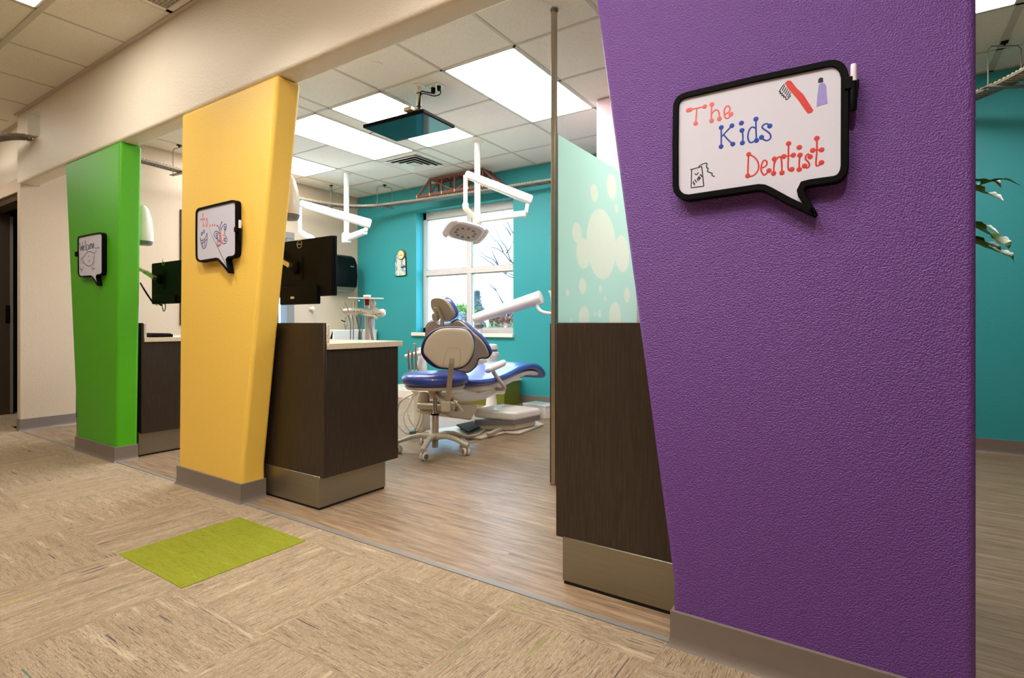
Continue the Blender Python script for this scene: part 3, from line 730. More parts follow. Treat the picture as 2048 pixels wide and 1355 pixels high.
MB().box((p.x - .018, FY - .034, p.z - .012), (p.x + .008, FY - .006, p.z + .012)).build('pen_clip', 'black_plastic', bo, bevel=.002)
pen(p.x + .009, FY - .017, p.z, 'black marker pen clipped to the right of the butterfly board')

# --- green pillar board
T3 = lambda a, b: (130 + a * 100 / 903, 440 + b * 100 / 903)
out3 = [(222, 350), (228, 310), (245, 290), (420, 252), (610, 218), (645, 224), (662, 248), (668, 290), (668, 600), (668, 930), (660, 965), (640, 990), (575, 1000), (562, 1020), (566, 1050), (590, 1165), (588, 1185), (572, 1178),
        (520, 1090), (470, 1030), (450, 1018), (275, 1030), (245, 1012), (228, 970), (225, 650)]
bo, face, yy = board('speech bubble whiteboard reading Welcome on the green pillar', out3, T3, .009)
ink(face, 'lettering', 'marker_black', T3, yy, [[(266, 420), (285, 550), (298, 470), (312, 545), (318, 410)], [(325, 510), (345, 490), (335, 465), (322, 500), (335, 545), (350, 530)], [(365, 385), (368, 470), (375, 545)], [(408, 450), (390, 455), (385, 500), (395, 540), (412, 530)],
     [(420, 480), (430, 450), (442, 480), (435, 520), (422, 515), (420, 480)], [(455, 525), (455, 430), (470, 450), (472, 520)], [(472, 450), (488, 430), (495, 515)], [(505, 470), (522, 455), (515, 420), (503, 450), (508, 500), (530, 485)]],
    [(266, 420), (318, 408), (365, 383), (556, 505), (582, 502), (607, 500)], r=.0036, dr=.006)
ink(face, 'figure_drawing', 'marker_black', T3, yy, [[(300, 700), (350, 650), (400, 580), (450, 570), (520, 600), (530, 680), (500, 780), (440, 830), (370, 800), (330, 740), (300, 700)], [(270, 860), (300, 900), (330, 850)], [(280, 880), (310, 930)], [(490, 900), (520, 870), (545, 880)], [(430, 760), (455, 715)]], [(430, 650), (540, 585), (560, 560)], r=.0026, dr=.005)
ink(face, 'figure_drawing', 'hose_teal', T3, yy, [[(500, 660), (525, 720), (520, 800), (480, 870)], [(280, 700), (300, 760), (340, 780)]], r=.0026)
p = onY(*T3(214, 614), FY - .02)
MB().box((p.x - .012, FY - .03, p.z - .018), (p.x + .014, FY - .008, p.z + .018)).build('pen_clip', 'black_plastic', bo, bevel=.003)

# ================================================================ MONITORS
def text_mesh(name, s, size, mt, loc, xax, yax, parent, ext=.0006):
    cu = bpy.data.curves.new(name, 'FONT'); cu.body = s; cu.size = size; cu.extrude = ext; cu.align_x = 'CENTER'; cu.align_y = 'CENTER'; cu.resolution_u = 2
    t_ = bpy.data.objects.new(name, cu); C.objects.link(t_); bpy.context.view_layer.update()
    me = bpy.data.meshes.new_from_object(t_.evaluated_get(bpy.context.evaluated_depsgraph_get())); bpy.data.objects.remove(t_)
    z = Vector(xax).cross(Vector(yax)); M = Matrix((Vector(xax), Vector(yax), z)).transposed().to_4x4(); M.translation = Vector(loc)
    me.transform(M); me.materials.clear(); me.materials.append(MATS[mt]); o = bpy.data.objects.new(name, me); C.objects.link(o)
    o.parent = parent
    if parent.type == 'EMPTY': o.matrix_parent_inverse = Matrix.Translation(-Vector(parent.location))
    return o
def monitor(label, y, ur, ul, vt, vb, lu, lv, mu, mv, seen_left, cable=None, reach=.20, group='computer monitors seen from behind'):
    """back of a screen in the plane y; ur/ul right and left photo columns"""
    a = onY(ur, vt, y); b = onY(ul, vt, y); zt = a.z; zb = onY(ur if not seen_left else ul, vb, y).z
    if b.x > a.x: a, b = b, a
    x1 = a.x; x0 = b.x; wd_ = .50
    if seen_left: x1 = x0 + wd_
    else: x0 = x1 - wd_
    o = thing('monitor', label, 'monitor', ((x0 + x1) / 2, y, zb), group)
    MB().box((x0, y, zb), (x1, y + .018, zt)).build('back_cover', 'black_plastic', o, bevel=.006)
    MB().box((x0 - .001, y + .0185, zb - .001), (x1 + .001, y + .034, zt + .001)).build('bezel', 'black_gloss', o, bevel=.003)
    MB().box((x0 + .012, y + .034, zb + .015), (x1 - .012, y + .0345, zt - .012)).build('screen', 'tv_screen', o, smooth=False)
    lp = onY(lu, lv, y); 
    MB().tube([lp + V(math.cos(i / 24 * 2 * math.pi) * .022, -.0008, math.sin(i / 24 * 2 * math.pi) * .022) for i in range(24)], .0016, 6, closed=True).build('badge_ring', 'satin_aluminium', o)
    text_mesh('badge_lettering', 'DELL', .0145, 'satin_aluminium', (lp.x, y - .0008, lp.z), (1, 0, 0), (0, 0, 1), o)
    mp = onY(mu, mv, y); h = (zt - zb)
    MB().box((mp.x - .055, y - .004, mp.z - .095), (mp.x + .055, y + .001, mp.z + .045)).build('mount_recess', 'black_plastic', o, bevel=.003)
    MB().box((x0 + .05, y - .018, zb - (.045 if not seen_left else .0)), (x1 - .11, y + .012, zb + .06)).build('port_cover', 'black_plastic', o, bevel=.006)
    MB().box((mp.x - .03, y - .022, zb - .012), (mp.x + .0, y - .0175, zb + .0)).build('port_label', 'shell_beige', o)
    m = MB(); m.lathe((mp.x, y - .004, mp.z - .02), [(.038, 0), (.036, .02), (.02, .03)], axis=V(0, -1, 0), seg=20); m.build('tilt_joint', 'black_plastic', o)
    # arm: joint pieces swinging left to the pole clamped on the desk
    j1 = V(mp.x, y - .045, mp.z - .01); j2 = V(mp.x - .11, y - .055, mp.z + .035); j3 = V(mp.x - reach, y - .02, mp.z + .11)
    m = MB().beam(j1, j2, .022, .026).lathe(j1 + V(0, .014, 0), [(.014, 0), (.014, .03)], axis=V(0, -1, 0), seg=14).lathe(j2 + V(0, .014, 0), [(.012, 0), (.012, .03)], axis=V(0, -1, 0), seg=14)
    m.beam(j2, j3, .02, .02); m.build('support_arm', 'satin_aluminium', o, bevel=.002)
    m = MB().tube([(j3.x, y + .0, .822), (j3.x, y + .0, mp.z + .13)], .014, 14).lathe((j3.x, y + .0, .821), [(.045, 0), (.045, .006), (.02, .01)]); m.beam(j3, V(j3.x, y + .0, j3.z), .02, .02)
    m.build('support_post', 'satin_aluminium', o)
    if cable:
        P = [onY(u, v, y - .03 * k_) for (u, v, k_) in cable]
        MB().tube(smooth_path(P, 6), .006, 8).build('cable', 'black_plastic', o)
    return o
mo = monitor('black monitor seen from behind beside the yellow pillar', 1.93, 664, 572, 470, 590, 599, 488, 594, 528, False)
mo2 = monitor('black monitor seen from behind between the green and yellow pillars', 1.90, 362, 303, 519, 608, 327, 524, 322, 553, True, [(281, 566, 1), (288, 578, 2), (297, 592, 2), (307, 605, 2), (316, 606, 1), (322, 610, 1)], .44)
P = [onY(u, v, 1.90 - .02) for u, v in [(324, 606), (325, 616), (328, 622), (331, 614), (329, 603)]]
MB().tube(smooth_path(P, 5), .003, 8).build('cable_loop', 'black_plastic', mo2)
# keyboard on the green desk
kb = thing('keyboard', 'black keyboard lying on the desk behind the green pillar', 'keyboard', (-4.42, 1.86, .82))
MB().prism([(-4.62, 1.79, .8205), (-4.62, 1.93, .8205), (-4.62, 1.93, .842), (-4.62, 1.79, .832)], (.40, 0, 0)).build('body', 'black_plastic', kb, bevel=.002)
m = MB()
for r_ in range(5):
    for c_ in range(15):
        x = -4.61 + c_ * .0255; y = 1.797 + r_ * .026; m.box((x, y, .832 + r_ * .0018), (x + .022, y + .022, .840 + r_ * .0018))
m.build('keys', 'black_plastic', kb, smooth=False)

# x-ray head housings hanging behind the pillars
def xray(label, ur, vb, vt, y):
    b = onY(ur, vb, y); t = onY(ur, vt, y); h = t.z - b.z + .06; r = .062
    c = V(b.x - r, y, b.z)
    o = thing('xray_arm_housing', label, 'dental x-ray arm', (c.x, c.y, c.z), 'white x-ray arm housings behind the pillars')
    MB().lathe(c + V(0, 0, .025), [(r, 0), (r * 1.02, .02), (r * .99, h * .3), (r * .86, h * .6), (r * .6, h * .85), (r * .3, h * .97), (r * .05, h)], seg=26).build('housing', 'white_plastic', o)
    MB().lathe(c, [(r * .82, 0), (r * .92, .012), (r * .97, .026)], seg=26).build('end_cap', 'grey_plastic', o, label='grey end cap')
    MB().box((c.x - .02, FB + .002, c.z + h * .35), (c.x + .02, y - r * .7, c.z + h * .45)).build('wall_bracket', 'white_plastic', o, bevel=.004)
xray('white rounded housing with grey cap at the right edge of the green pillar', 294.5, 488, 432, 1.78)
xray('white rounded housing with grey cap at the right edge of the yellow pillar', 590, 436, 376, 1.78)

# ================================================================ HANGING TELEVISION
zs = 2.46
tc = [onZ(727, 256, zs), onZ(850, 225, zs), onZ(907, 258, zs), onZ(792, 285, zs)]
cc = sum(tc, Vector()) / 4
ux = ((tc[1] - tc[0]) + (tc[2] - tc[3])) / 4; uy = ((tc[3] - tc[0]) + (tc[2] - tc[1])) / 4
uy = uy - ux.normalized() * uy.dot(ux.normalized())
tv = thing('ceiling_television', 'flat television hanging face down from the ceiling on a short pole', 'television', (cc.x, cc.y, CZ))
z1 = V(0, 0, 1)
MB().obox(cc + z1 * .018, ux, uy, z1 * .014).build('bezel', 'black_plastic', tv, bevel=.006)
MB().obox(cc + z1 * .040, ux * .8, uy * .75, z1 * .012).build('back_cover', 'black_plastic', tv, bevel=.01)
MB().obox(cc + z1 * .0035, ux * .965, uy * .94, z1 * .0008).build('screen', 'tv_screen', tv, smooth=False)
pc = onZ(838, 172, CZ)
MB().tube([(pc.x, pc.y, zs + .05), (pc.x, pc.y, CZ - .004)], .016, 16).build('pole', 'shell_beige', tv)
MB().lathe((pc.x, pc.y, CZ - .008), [(.05, 0), (.055, .006)], seg=24).build('ceiling_plate', 'white_plastic', tv)
MB().lathe((pc.x, pc.y, zs + .05), [(.05, 0), (.03, .02), (.02, .025)], seg=20).build('mount_base', 'satin_aluminium', tv)
for z in (CZ - .06, zs + .09): MB().lathe((pc.x, pc.y, z), [(.019, 0), (.019, .006)], seg=16).build('cable_tie', 'black_plastic', tv)
so = onZ(872, 172, CZ)
ol = thing('ceiling_outlet', 'white double outlet plate in the ceiling by the television pole', 'outlet', so)
MB().box((so.x - .06, so.y - .045, CZ - .006), (so.x + .06, so.y + .045, CZ - .001)).build('plate', 'white_plastic', ol, bevel=.002)
for q in (-.028, .03): MB().lathe((so.x + q, so.y, CZ - .009), [(.017, 0), (.018, .003)], seg=16).build('socket', 'shell_beige', ol)
m = MB()
m.tube(smooth_path([(pc.x + .02, pc.y - .01, zs + .06), (pc.x + .022, pc.y - .012, 2.58), (pc.x + .03, pc.y - .01, 2.655), (so.x - .07, so.y - .02, 2.672), (so.x - .03, so.y, 2.665), (so.x - .028, so.y, 2.70)], 6), .005, 8)
m.tube(smooth_path([(pc.x + .012, pc.y - .02, zs + .06), (pc.x + .018, pc.y - .02, 2.57), (pc.x + .04, pc.y - .01, 2.64), (so.x, so.y - .02, 2.628), (so.x + .045, so.y, 2.645), (so.x + .03, so.y, 2.70)], 6), .004, 8)
m.lathe((so.x - .028, so.y, 2.662), [(.016, 0), (.018, .038)], seg=12).lathe((so.x + .03, so.y, 2.668), [(.013, 0), (.016, .032)], seg=12)
m.build('power_cable', 'black_plastic', tv)
bx = at(818, 225, (pc - V(0, 0, EYE)).dot(FWD) - .02); bx.z = zs + .075
MB().box((bx.x - .04, bx.y - .02, zs + .053), (bx.x + .04, bx.y + .03, zs + .08)).build('antenna_box', 'shell_beige', tv, bevel=.003)
MB().tube([(bx.x - .04, bx.y, zs + .08), (bx.x - .06, bx.y, zs + .145)], .003, 6).build('antenna', 'grey_plastic', tv)

# ================================================================ DENTAL LIGHTS
def capsule_beam(m, p, q, w0, w1, hgt=.9):
    """rounded rectangular arm tapering from p to q"""
    p, q = Vector(p), Vector(q); d_ = (q - p).normalized(); a = d_.cross(V(0, 0, 1)).normalized(); b = a.cross(d_)
    rings = []
    for t in (0, .015, .5, .985, 1):
        c = p.lerp(q, t); w_ = (w0 + (w1 - w0) * t) * (.75 if t in (0, 1) else 1); R = []
        for j in range(16):
            an = 2 * math.pi * j / 16; cx_, sx_ = math.cos(an), math.sin(an)
            R.append(c + a * (abs(cx_) ** .55 * math.copysign(1, cx_) * w_ * hgt) + b * (abs(sx_) ** .55 * math.copysign(1, sx_) * w_))
        rings.append(R)
    return m.loft(rings)
def light_common(label, top, dd, zb, el_low, el_hi, tip, yoke_top, d_el, d_tip):
    o = thing('dental_light', label, 'dental light', (top.x, top.y, CZ), 'ceiling mounted dental lights')
    d0 = dd
    base = V(top.x, top.y, zb)
    MB().lathe((top.x, top.y, CZ - .012), [(.05, 0), (.055, .01)], seg=24).build('ceiling_flange', 'white_plastic', o)
    MB().tube([(top.x, top.y, CZ - .01), base], .030, 20).build('ceiling_post', 'white_plastic', o)
    return o, base
top = onZ(955, 284, CZ); d0 = top.dot(FWD)
zb = at(958, 446, d0).z
o, base = light_common('dental light with lamp head hanging in front of the window', top, d0, zb, 0, 0, 0, 0, 0, 0)
el = at(1052, 427, 5.15); el2 = at(1057, 398, 5.15); tip = at(931, 348, 4.95)
MB().lathe(base + V(0, 0, -.02), [(.036, 0), (.04, .01), (.04, .10), (.032, .12)], seg=22).build('post_hub', 'white_plastic', o)
m = capsule_beam(MB(), base + V(0, 0, .035), el, .034, .030); m.build('lower_arm', 'white_plastic', o, angle=50)
MB().tube([el + V(0, 0, .01), el2], .018, 16).build('elbow_joint', 'white_plastic', o)
m = capsule_beam(MB(), el2 + (el2 - tip).normalized() * .03, tip, .044, .034); m.build('upper_arm', 'white_plastic', o, angle=50)
rod_b = at(932, 414, 4.95)
MB().tube([tip + V(0, 0, -.01), V(tip.x, tip.y, rod_b.z + .02)], .019, 16).lathe((tip.x, tip.y, rod_b.z - .02), [(.02, 0), (.028, .01), (.028, .05), (.02, .06)], seg=18).build('drop_rod', 'white_plastic', o)
RB = V(tip.x, tip.y, rod_b.z - .01)
pts = [RB, at(946, 428, 4.93), at(953, 440, 4.92), at(957, 452, 4.9)]
MB().tube(smooth_path([RB, at(938, 423, 4.93), at(948, 433, 4.92), at(955, 447, 4.9)], 5), [.026] * 5 + [.022] * 5 + [.018] * 6, 14).build('yoke', 'shell_grey', o, label='greyish curved yoke')
hc = at(931, 464, 4.88); nrm = (V(0, 0, EYE) - hc).normalized() * .45 + V(0, 0, -1) * .9; nrm.normalize()
hx = (RGT * .86 - nrm * RGT.dot(nrm) * .86 + FWD * .5); hx = (hx - nrm * hx.dot(nrm)).normalized(); hy = nrm.cross(hx).normalized()
def sq_ring(c, s1, s2, e=.6, n=36):
    R = []
    for j in range(n):
        a_ = 2 * math.pi * j / n; ca, sa = math.cos(a_), math.sin(a_)
        R.append(c + hx * (abs(ca) ** e * math.copysign(1, ca) * s1 * 1.17) + hy * (abs(sa) ** e * math.copysign(1, sa) * s2 * 1.15))
    return R
MB().loft([sq_ring(hc - nrm * .055, .06, .05), sq_ring(hc - nrm * .045, .10, .085), sq_ring(hc - nrm * .02, .135, .115), sq_ring(hc, .14, .12), sq_ring(hc + nrm * .006, .132, .112)]).build('lamp_head', 'white_plastic', o, angle=50)
MB().loft([sq_ring(hc + nrm * .0065, .118, .098), sq_ring(hc + nrm * .010, .112, .092)]).build('lamp_face', 'shell_grey', o, angle=50)
for i in range(10):
    a_ = 2 * math.pi * (i + .5) / 10; c = hc + nrm * .0095 + hx * math.cos(a_) * .088 + hy * math.sin(a_) * .068
    MB().lathe(c, [(.014, 0), (.014, .003), (.009, .005)], axis=nrm, seg=14).build('lamp_lens', 'lamp_lens', o)
MB().lathe(hc + nrm * .0098, [(.032, 0), (.032, .002)], axis=nrm, seg=24).build('centre_cover', 'shell_grey', o)
for s_ in (1, -1):
    hp = [hc + hx * s_ * .13 + hy * .13, hc + hx * s_ * .16 + hy * .11, hc + hx * s_ * .174 + hy * .07, hc + hx * s_ * .178, hc + hx * s_ * .174 - hy * .07, hc + hx * s_ * .16 - hy * .11, hc + hx * s_ * .13 - hy * .13]
    MB().tube(smooth_path(hp, 5), .017, 10).build('handle', 'white_plastic', o)
# left light, partly behind the monitor
top = onZ(693, 345, CZ); d0 = top.dot(FWD); zb = at(693, 470, d0).z
o, base = light_common('dental light whose lamp is partly hidden behind the monitor', top, d0, zb, 0, 0, 0, 0, 0, 0)
MB().lathe(base + V(0, 0, -.09), [(.05, 0), (.055, .02), (.055, .10), (.038, .12)], seg=22).build('post_hub', 'white_plastic', o)
el = at(731, 462, 6.3); el2 = at(735, 446, 6.3); tip = at(600, 406, 6.1)
m = capsule_beam(MB(), base + V(0, 0, -.04), el, .038, .034); m.build('lower_arm', 'white_plastic', o, angle=50)
MB().tube([el, el2], .022, 16).build('elbow_joint', 'white_plastic', o)
m = capsule_beam(MB(), el2 + (el2 - tip).normalized() * .04, tip, .054, .036); m.build('upper_arm', 'white_plastic', o, angle=50)
rb = at(603, 462, 6.1)
MB().tube([V(tip.x, tip.y, tip.z), V(tip.x, tip.y, rb.z)], .020, 16).build('drop_rod', 'white_plastic', o)
MB().tube(smooth_path([V(tip.x, tip.y, rb.z), at(612, 470, 6.08), at(622, 474, 6.05), at(632, 484, 6.0)], 5), .026, 14).build('yoke', 'white_plastic', o)
hc = at(640, 500, 5.95); nrm = V(.3, -.35, -.9).normalized(); hx = RGT - nrm * RGT.dot(nrm); hx.normalize(); hy = nrm.cross(hx).normalized()
MB().loft([sq_ring(hc - nrm * .055, .06, .05), sq_ring(hc - nrm * .045, .10, .085), sq_ring(hc - nrm * .02, .135, .115), sq_ring(hc, .14, .12), sq_ring(hc + nrm * .006, .132, .112)]).build('lamp_head', 'white_plastic', o, angle=50)
MB().tube([hc - nrm * .05, at(632, 484, 6.0)], .024, 12).build('head_joint', 'white_plastic', o)
MB().tube([at(592.5, 403.5, 6.1), at(596, 404.5, 6.1)], .018, 12).build('arm_end_cap', 'grey_plastic', o)

# ================================================================ TOY RAILWAY HUNG FROM THE CEILING
TZ = 2.44
def track(name, label, path, group='suspended toy railway shelf sections', w_=.055):
    P = smooth_path(path, 10); o = thing(name, label, 'toy railway', P[0], group)
    side = []
    for i, p in enumerate(P):
        t = (P[min(i + 1, len(P) - 1)] - P[max(i - 1, 0)]).normalized(); side.append(V(t.y, -t.x, 0).normalized())
    for s_ in (1, -1):
        rings = [[p + n_ * s_ * (w_ + a) + V(0, 0, z) for a, z in ((-.003, -.010), (.003, -.010), (.003, .006), (-.003, .006))] for p, n_ in zip(P, side)]
        MB().loft(rings).build('side_rail', 'painted_grey_metal', o, smooth=False)
    # slats under the track and the wooden track itself with its sleepers
    L = 0; m = MB(); tk = MB(); nxt = 0
    for i in range(len(P) - 1):
        seg_ = (P[i + 1] - P[i]); l = seg_.length
        while nxt <= L + l:
            f = (nxt - L) / max(l, 1e-6); c = P[i] + seg_ * f; n_ = side[i].lerp(side[i + 1], f); t = seg_.normalized()
            m.obox(c + V(0, 0, -.006), t * .006, n_ * (w_ - .005), V(0, 0, .003))
            tk.obox(c + V(0, 0, .0105), t * .008, n_ * (w_ * 1.04), V(0, 0, .004))
            nxt += .032
        L += l
    m.build('slats', 'painted_grey_metal', o, smooth=False)
    tk.build('sleepers', 'tan_wood', o, smooth=False)
    for s_ in (1, -1):
        rings = [[p + n_ * s_ * (.022 + a) + V(0, 0, z) for a, z in ((-.003, .015), (.003, .015), (.003, .021), (-.003, .021))] for p, n_ in zip(P, side)]
        MB().loft(rings).build('track_rail', 'satin_aluminium', o, smooth=False)
    return o
def hanger(c, dirv, label, w_=.10):
    """wire frame from a ceiling clip, carrying a cross plate under the track"""
    c = Vector(c); dv = Vector(dirv).normalized()
    o = thing('track_hanger', label, 'hanger', (c.x, c.y, CZ), 'wire hangers of the toy railway')
    a, b = c - dv * w_, c + dv * w_
    zt = CZ - .03
    pts = [V(a.x, a.y, TZ - .02), V(a.x, a.y, zt - .02)] + [V(a.x, a.y, zt) + dv * .02] + [V(b.x, b.y, zt) - dv * .02] + [V(b.x, b.y, zt - .02), V(b.x, b.y, TZ - .02)]
    MB().tube(pts, .004, 8).build('wire_frame', 'grey_plastic', o)
    MB().box((c.x - .018, c.y - .018, CZ - .012), (c.x + .018, c.y + .018, CZ - .004)).tube([(c.x, c.y, zt), (c.x, c.y, CZ - .006)], .006, 8).build('ceiling_clip', 'black_plastic', o)
    m = MB().obox(V(c.x, c.y, TZ - .022), dv * (w_ + .03), V(-dv.y, dv.x, 0) * .022, V(0, 0, .004)); m.build('cross_plate', 'painted_grey_metal', o, bevel=.003)
    for e in (a, b): MB().ball((e.x, e.y, TZ - .030), .007, seg=10).build('nut', 'chrome', o)
track('toy_railway', 'grey slatted toy railway shelf curving along the beige and teal walls under the ceiling', [(-5.72, 1.82, TZ), (-5.70, 2.2, TZ), (-5.78, 2.73, TZ), (-5.87, 3.4, TZ), (-5.88, 4.1, TZ), (-5.80, 4.60, TZ), (-5.50, 4.90, TZ), (-4.97, 5.0, TZ), (-4.0, 5.06, TZ), (-3.0, 5.10, TZ), (-1.95, 5.12, TZ)])
track('toy_railway', 'grey toy railway shelf coming through the hole in the cream header at far left', [(-5.745, 1.80, TZ), (-5.76, 1.62, TZ), (-5.82, 1.48, TZ), (-6.05, 1.38, TZ), (-6.5, 1.33, TZ), (-7.2, 1.32, TZ)])
track('toy_railway', 'grey toy railway shelf crossing in front of the teal wall right of the purple pillar', [(-.9, 4.95, TZ), (-.2, 4.98, TZ), (.35, 4.90, TZ), (.60, 4.72, TZ), (.80, 4.42, TZ), (1.0, 3.9, TZ), (1.15, 3.3, TZ)])
hanger((-5.813, 2.714, 0), (1, .1, 0), 'wire hanger of the toy railway seen between the green and yellow pillars')
hanger((-5.87, 4.60, 0), (.7, -.7, 0), 'wire hanger of the toy railway above the left dental light')
hanger((-5.28, 4.97, 0), (.35, .93, 0), 'wire hanger of the toy railway near the corner with the teal wall')
hanger((.685, 4.62, 0), (.86, .5, 0), 'wire hanger of the toy railway at the right edge of the photo')
# bridge
br = thing('toy_bridge', 'rust brown toy truss bridge on the railway shelf above the window', 'toy bridge', (-4.1, 5.05, TZ))
def bridge_side(y):
    m = MB(); xs = [-4.71, -4.50, -4.31, -4.11, -3.91, -3.70, -3.49]; zb_, zt_ = TZ + .040, TZ + .222; sec = .020
    m.beam((xs[0], y, zb_), (xs[6], y, zb_), sec, .034); m.beam((xs[1], y, zt_), (xs[5], y, zt_), sec, .034)
    m.beam((xs[0], y, zb_), (xs[1], y, zt_), sec, sec); m.beam((xs[6], y, zb_), (xs[5], y, zt_), sec, sec)
    for x in xs[1:6]: m.beam((x, y, zb_), (x, y, zt_), sec, sec * .9)
    m.beam((xs[1], y, zt_), (xs[3], y, zb_), sec * .8, sec * .8); m.beam((xs[5], y, zt_), (xs[3], y, zb_), sec * .8, sec * .8)
    return m
for y in (4.975, 5.125): bridge_side(y).build('truss_side', 'rust_brown', br, smooth=False)
m = MB()
for x in (-4.50, -4.31, -4.11, -3.91, -3.70): m.beam((x, 4.985, TZ + .222), (x, 5.115, TZ + .222), .018, .018)
for x in (-4.50, -4.31, -4.11, -3.91): m.beam((x, 4.985, TZ + .222), (x + .2, 5.115, TZ + .222), .012, .012)
m.build('top_bracing', 'rust_brown', br, smooth=False)
m = MB()
for x in (-4.71, -4.50, -4.31, -4.11, -3.91, -3.70, -3.49): m.box((x - .008, 4.962, TZ + .024), (x + .008, 4.966, TZ + .058))
m.build('joint_plates', 'tan_wood', br, smooth=False)
# ================================================================ OPERATORY STOOL
sx, sy = -2.63, 2.96
st = thing('operatory_stool', 'blue stool on a five-spoke caster base with beige oval backrest', 'stool', (sx, sy, 0))
MB().lathe((sx, sy, .03), [(.020, 0), (.022, .01), (.022, .06)], seg=20).build('column_foot', 'nylon_grey', st)
a0 = math.radians(-66)
m = MB().lathe((sx, sy, .085), [(.030, 0), (.042, .01), (.045, .035), (.032, .05)], seg=24); m.build('base_hub', 'nylon_grey', st)
for i in range(5):
    a = a0 + i * 2 * math.pi / 5; dv = V(math.cos(a), math.sin(a), 0); n_ = V(-dv.y, dv.x, 0)
    rings = []
    for t, z, hw, hh in ((.02, .108, .024, .020), (.10, .118, .021, .017), (.17, .108, .019, .015), (.23, .088, .018, .013), (.262, .076, .020, .013), (.283, .073, .016, .011)):
        c = V(sx, sy, z) + dv * t; rings.append([c + n_ * (hw * math.copysign(abs(math.cos(q)) ** .6, math.cos(q))) + V(0, 0, hh * math.copysign(abs(math.sin(q)) ** .6, math.sin(q))) for q in [2 * math.pi * k / 14 for k in range(14)]])
    leg = MB().loft(rings).build('base_leg', 'nylon_grey', st, angle=50)
    c = V(sx, sy, 0) + dv * .268
    cs = MB().tube([c + V(0, 0, .07), c + V(0, 0, .045)], .008, 10).build('caster', 'nylon_grey', leg)
    wa = a + 1.0; wx = V(math.cos(wa), math.sin(wa), 0); wc = c + V(-wx.y, wx.x, 0) * .012 + V(0, 0, .0275)
    m = MB()
    for s_ in (-1, 1): m.lathe(wc + wx * (s_ * .005 if s_ > 0 else -.021), [(.020, 0), (.0265, .003), (.0275, .008), (.0265, .013), (.020, .016)], axis=wx, seg=22)
    m.build('caster_wheel', 'white_plastic', leg)
    MB().lathe(wc - wx * .023, [(.018, 0), (.019, .046)], axis=wx, seg=18).build('wheel_hub', 'grey_plastic', leg)
MB().lathe((sx, sy, .12), [(.024, 0), (.026, .005), (.026, .15), (.020, .155)], seg=20).build('gas_lift_sleeve', 'chrome', st)
MB().lathe((sx, sy, .262), [(.029, 0), (.029, .012)], seg=20).build('lift_collar', 'black_plastic', st)
MB().lathe((sx, sy, .27), [(.015, 0), (.015, .12)], seg=16).build('gas_lift_rod', 'chrome', st)
MB().lathe((sx, sy, .38), [(.018, 0), (.045, .04), (.055, .06), (.09, .075)], seg=24).build('tilt_housing', 'nylon_grey', st)
MB().lathe((sx, sy, .452), [(.15, 0), (.205, .006), (.215, .022), (.20, .035)], seg=44).build('seat_pan', 'shell_beige', st)
MB().lathe((sx, sy, .482), [(.12, 0), (.20, .0), (.228, .012), (.240, .034), (.238, .055), (.224, .074), (.19, .086), (.12, .090), (.04, .089)], seg=56).build('seat', 'blue_vinyl', st, angle=70)
# back support bar and oval backrest
bd = 3.70
bp = lambda u, v: at(u, v, bd)
Tb = lambda a, b: (820 + a * 180 / 1284, 570 + b * 180 / 1284)
ov = [(150, 960), (158, 860), (190, 780), (245, 705), (330, 640), (420, 603), (520, 588), (640, 588), (750, 594), (830, 622), (885, 680), (915, 760), (922, 860), (908, 960), (875, 1060), (815, 1140), (740, 1188), (650, 1204), (560, 1208), (460, 1200), (370, 1185), (280, 1135), (200, 1060)]
OV = smooth_path([bp(*Tb(*q)) for q in ov], 3, closed=True); oc = sum(OV, Vector()) / len(OV)
def inset(P, c, k): return [c + (p - c) * k for p in P]
rings = [[p + FWD * z for p in inset(OV, oc, k)] for k, z in ((.93, -.008), (.985, .0), (1.0, .014), (1.0, .032), (.97, .048), (.85, .06), (.5, .068))]
MB().loft(rings).build('backrest_cushion', 'navy_vinyl', st, angle=60)
iv = [(192, 940), (205, 860), (240, 775), (310, 695), (400, 635), (500, 612), (620, 610), (740, 614), (820, 640), (875, 700), (905, 780), (916, 870), (900, 960), (862, 1050), (800, 1130), (720, 1172), (620, 1186), (520, 1182), (420, 1165), (330, 1110), (255, 1040), (208, 990)]
IV = smooth_path([bp(*Tb(*q)) for q in iv], 3, closed=True); ic = sum(IV, Vector()) / len(IV)
sh = MB().loft([[p + FWD * z for p in inset(IV, ic, k)] for k, z in ((.6, -.021), (.85, -.020), (.94, -.017), (.985, -.012), (1.0, -.002), (1.0, .004))]).build('backrest_shell', 'shell_beige', st, angle=50)
seam = [(465, 1165), (480, 1100), (515, 960), (535, 908), (570, 895), (670, 896), (705, 908), (718, 940), (718, 1050), (712, 1165)]
MB().tube([at(*Tb(*q), bd - .0205) for q in seam], .0012, 6).build('cover_seam', 'grey_plastic', sh)
for q in ((497, 1168), (672, 1166)): MB().lathe(at(*Tb(*q), bd - .019), [(.003, 0), (.003, .003)], axis=-FWD, seg=10).build('screw', 'grey_plastic', sh)
m = MB(); wv = RGT * .019
path = [at(904, 716, bd - .022), at(902, 735, bd - .030), at(899, 765, bd - .028), at(896, 795, bd - .005), at(895, 803, bd + .01)]
path = smooth_path(path, 5)
m.loft([[p + wv * i * (.85 + .15 * (k / len(path))) + FWD * j for i, j in ((-1, 0), (1, 0), (1, .006), (-1, .006))] for k, p in enumerate(path)])
m.build('back_support_bar', 'satin_aluminium', st, angle=50)
c = at(892, 812, bd + .02)
MB().obox(c, RGT * .034, FWD * .022, V(0, 0, .038)).build('bar_bracket', 'nylon_grey', st, bevel=.008)
MB().beam(c + V(0, 0, .0), V(sx, sy, .43), .03, .03).build('bracket_arm', 'nylon_grey', st, bevel=.004)
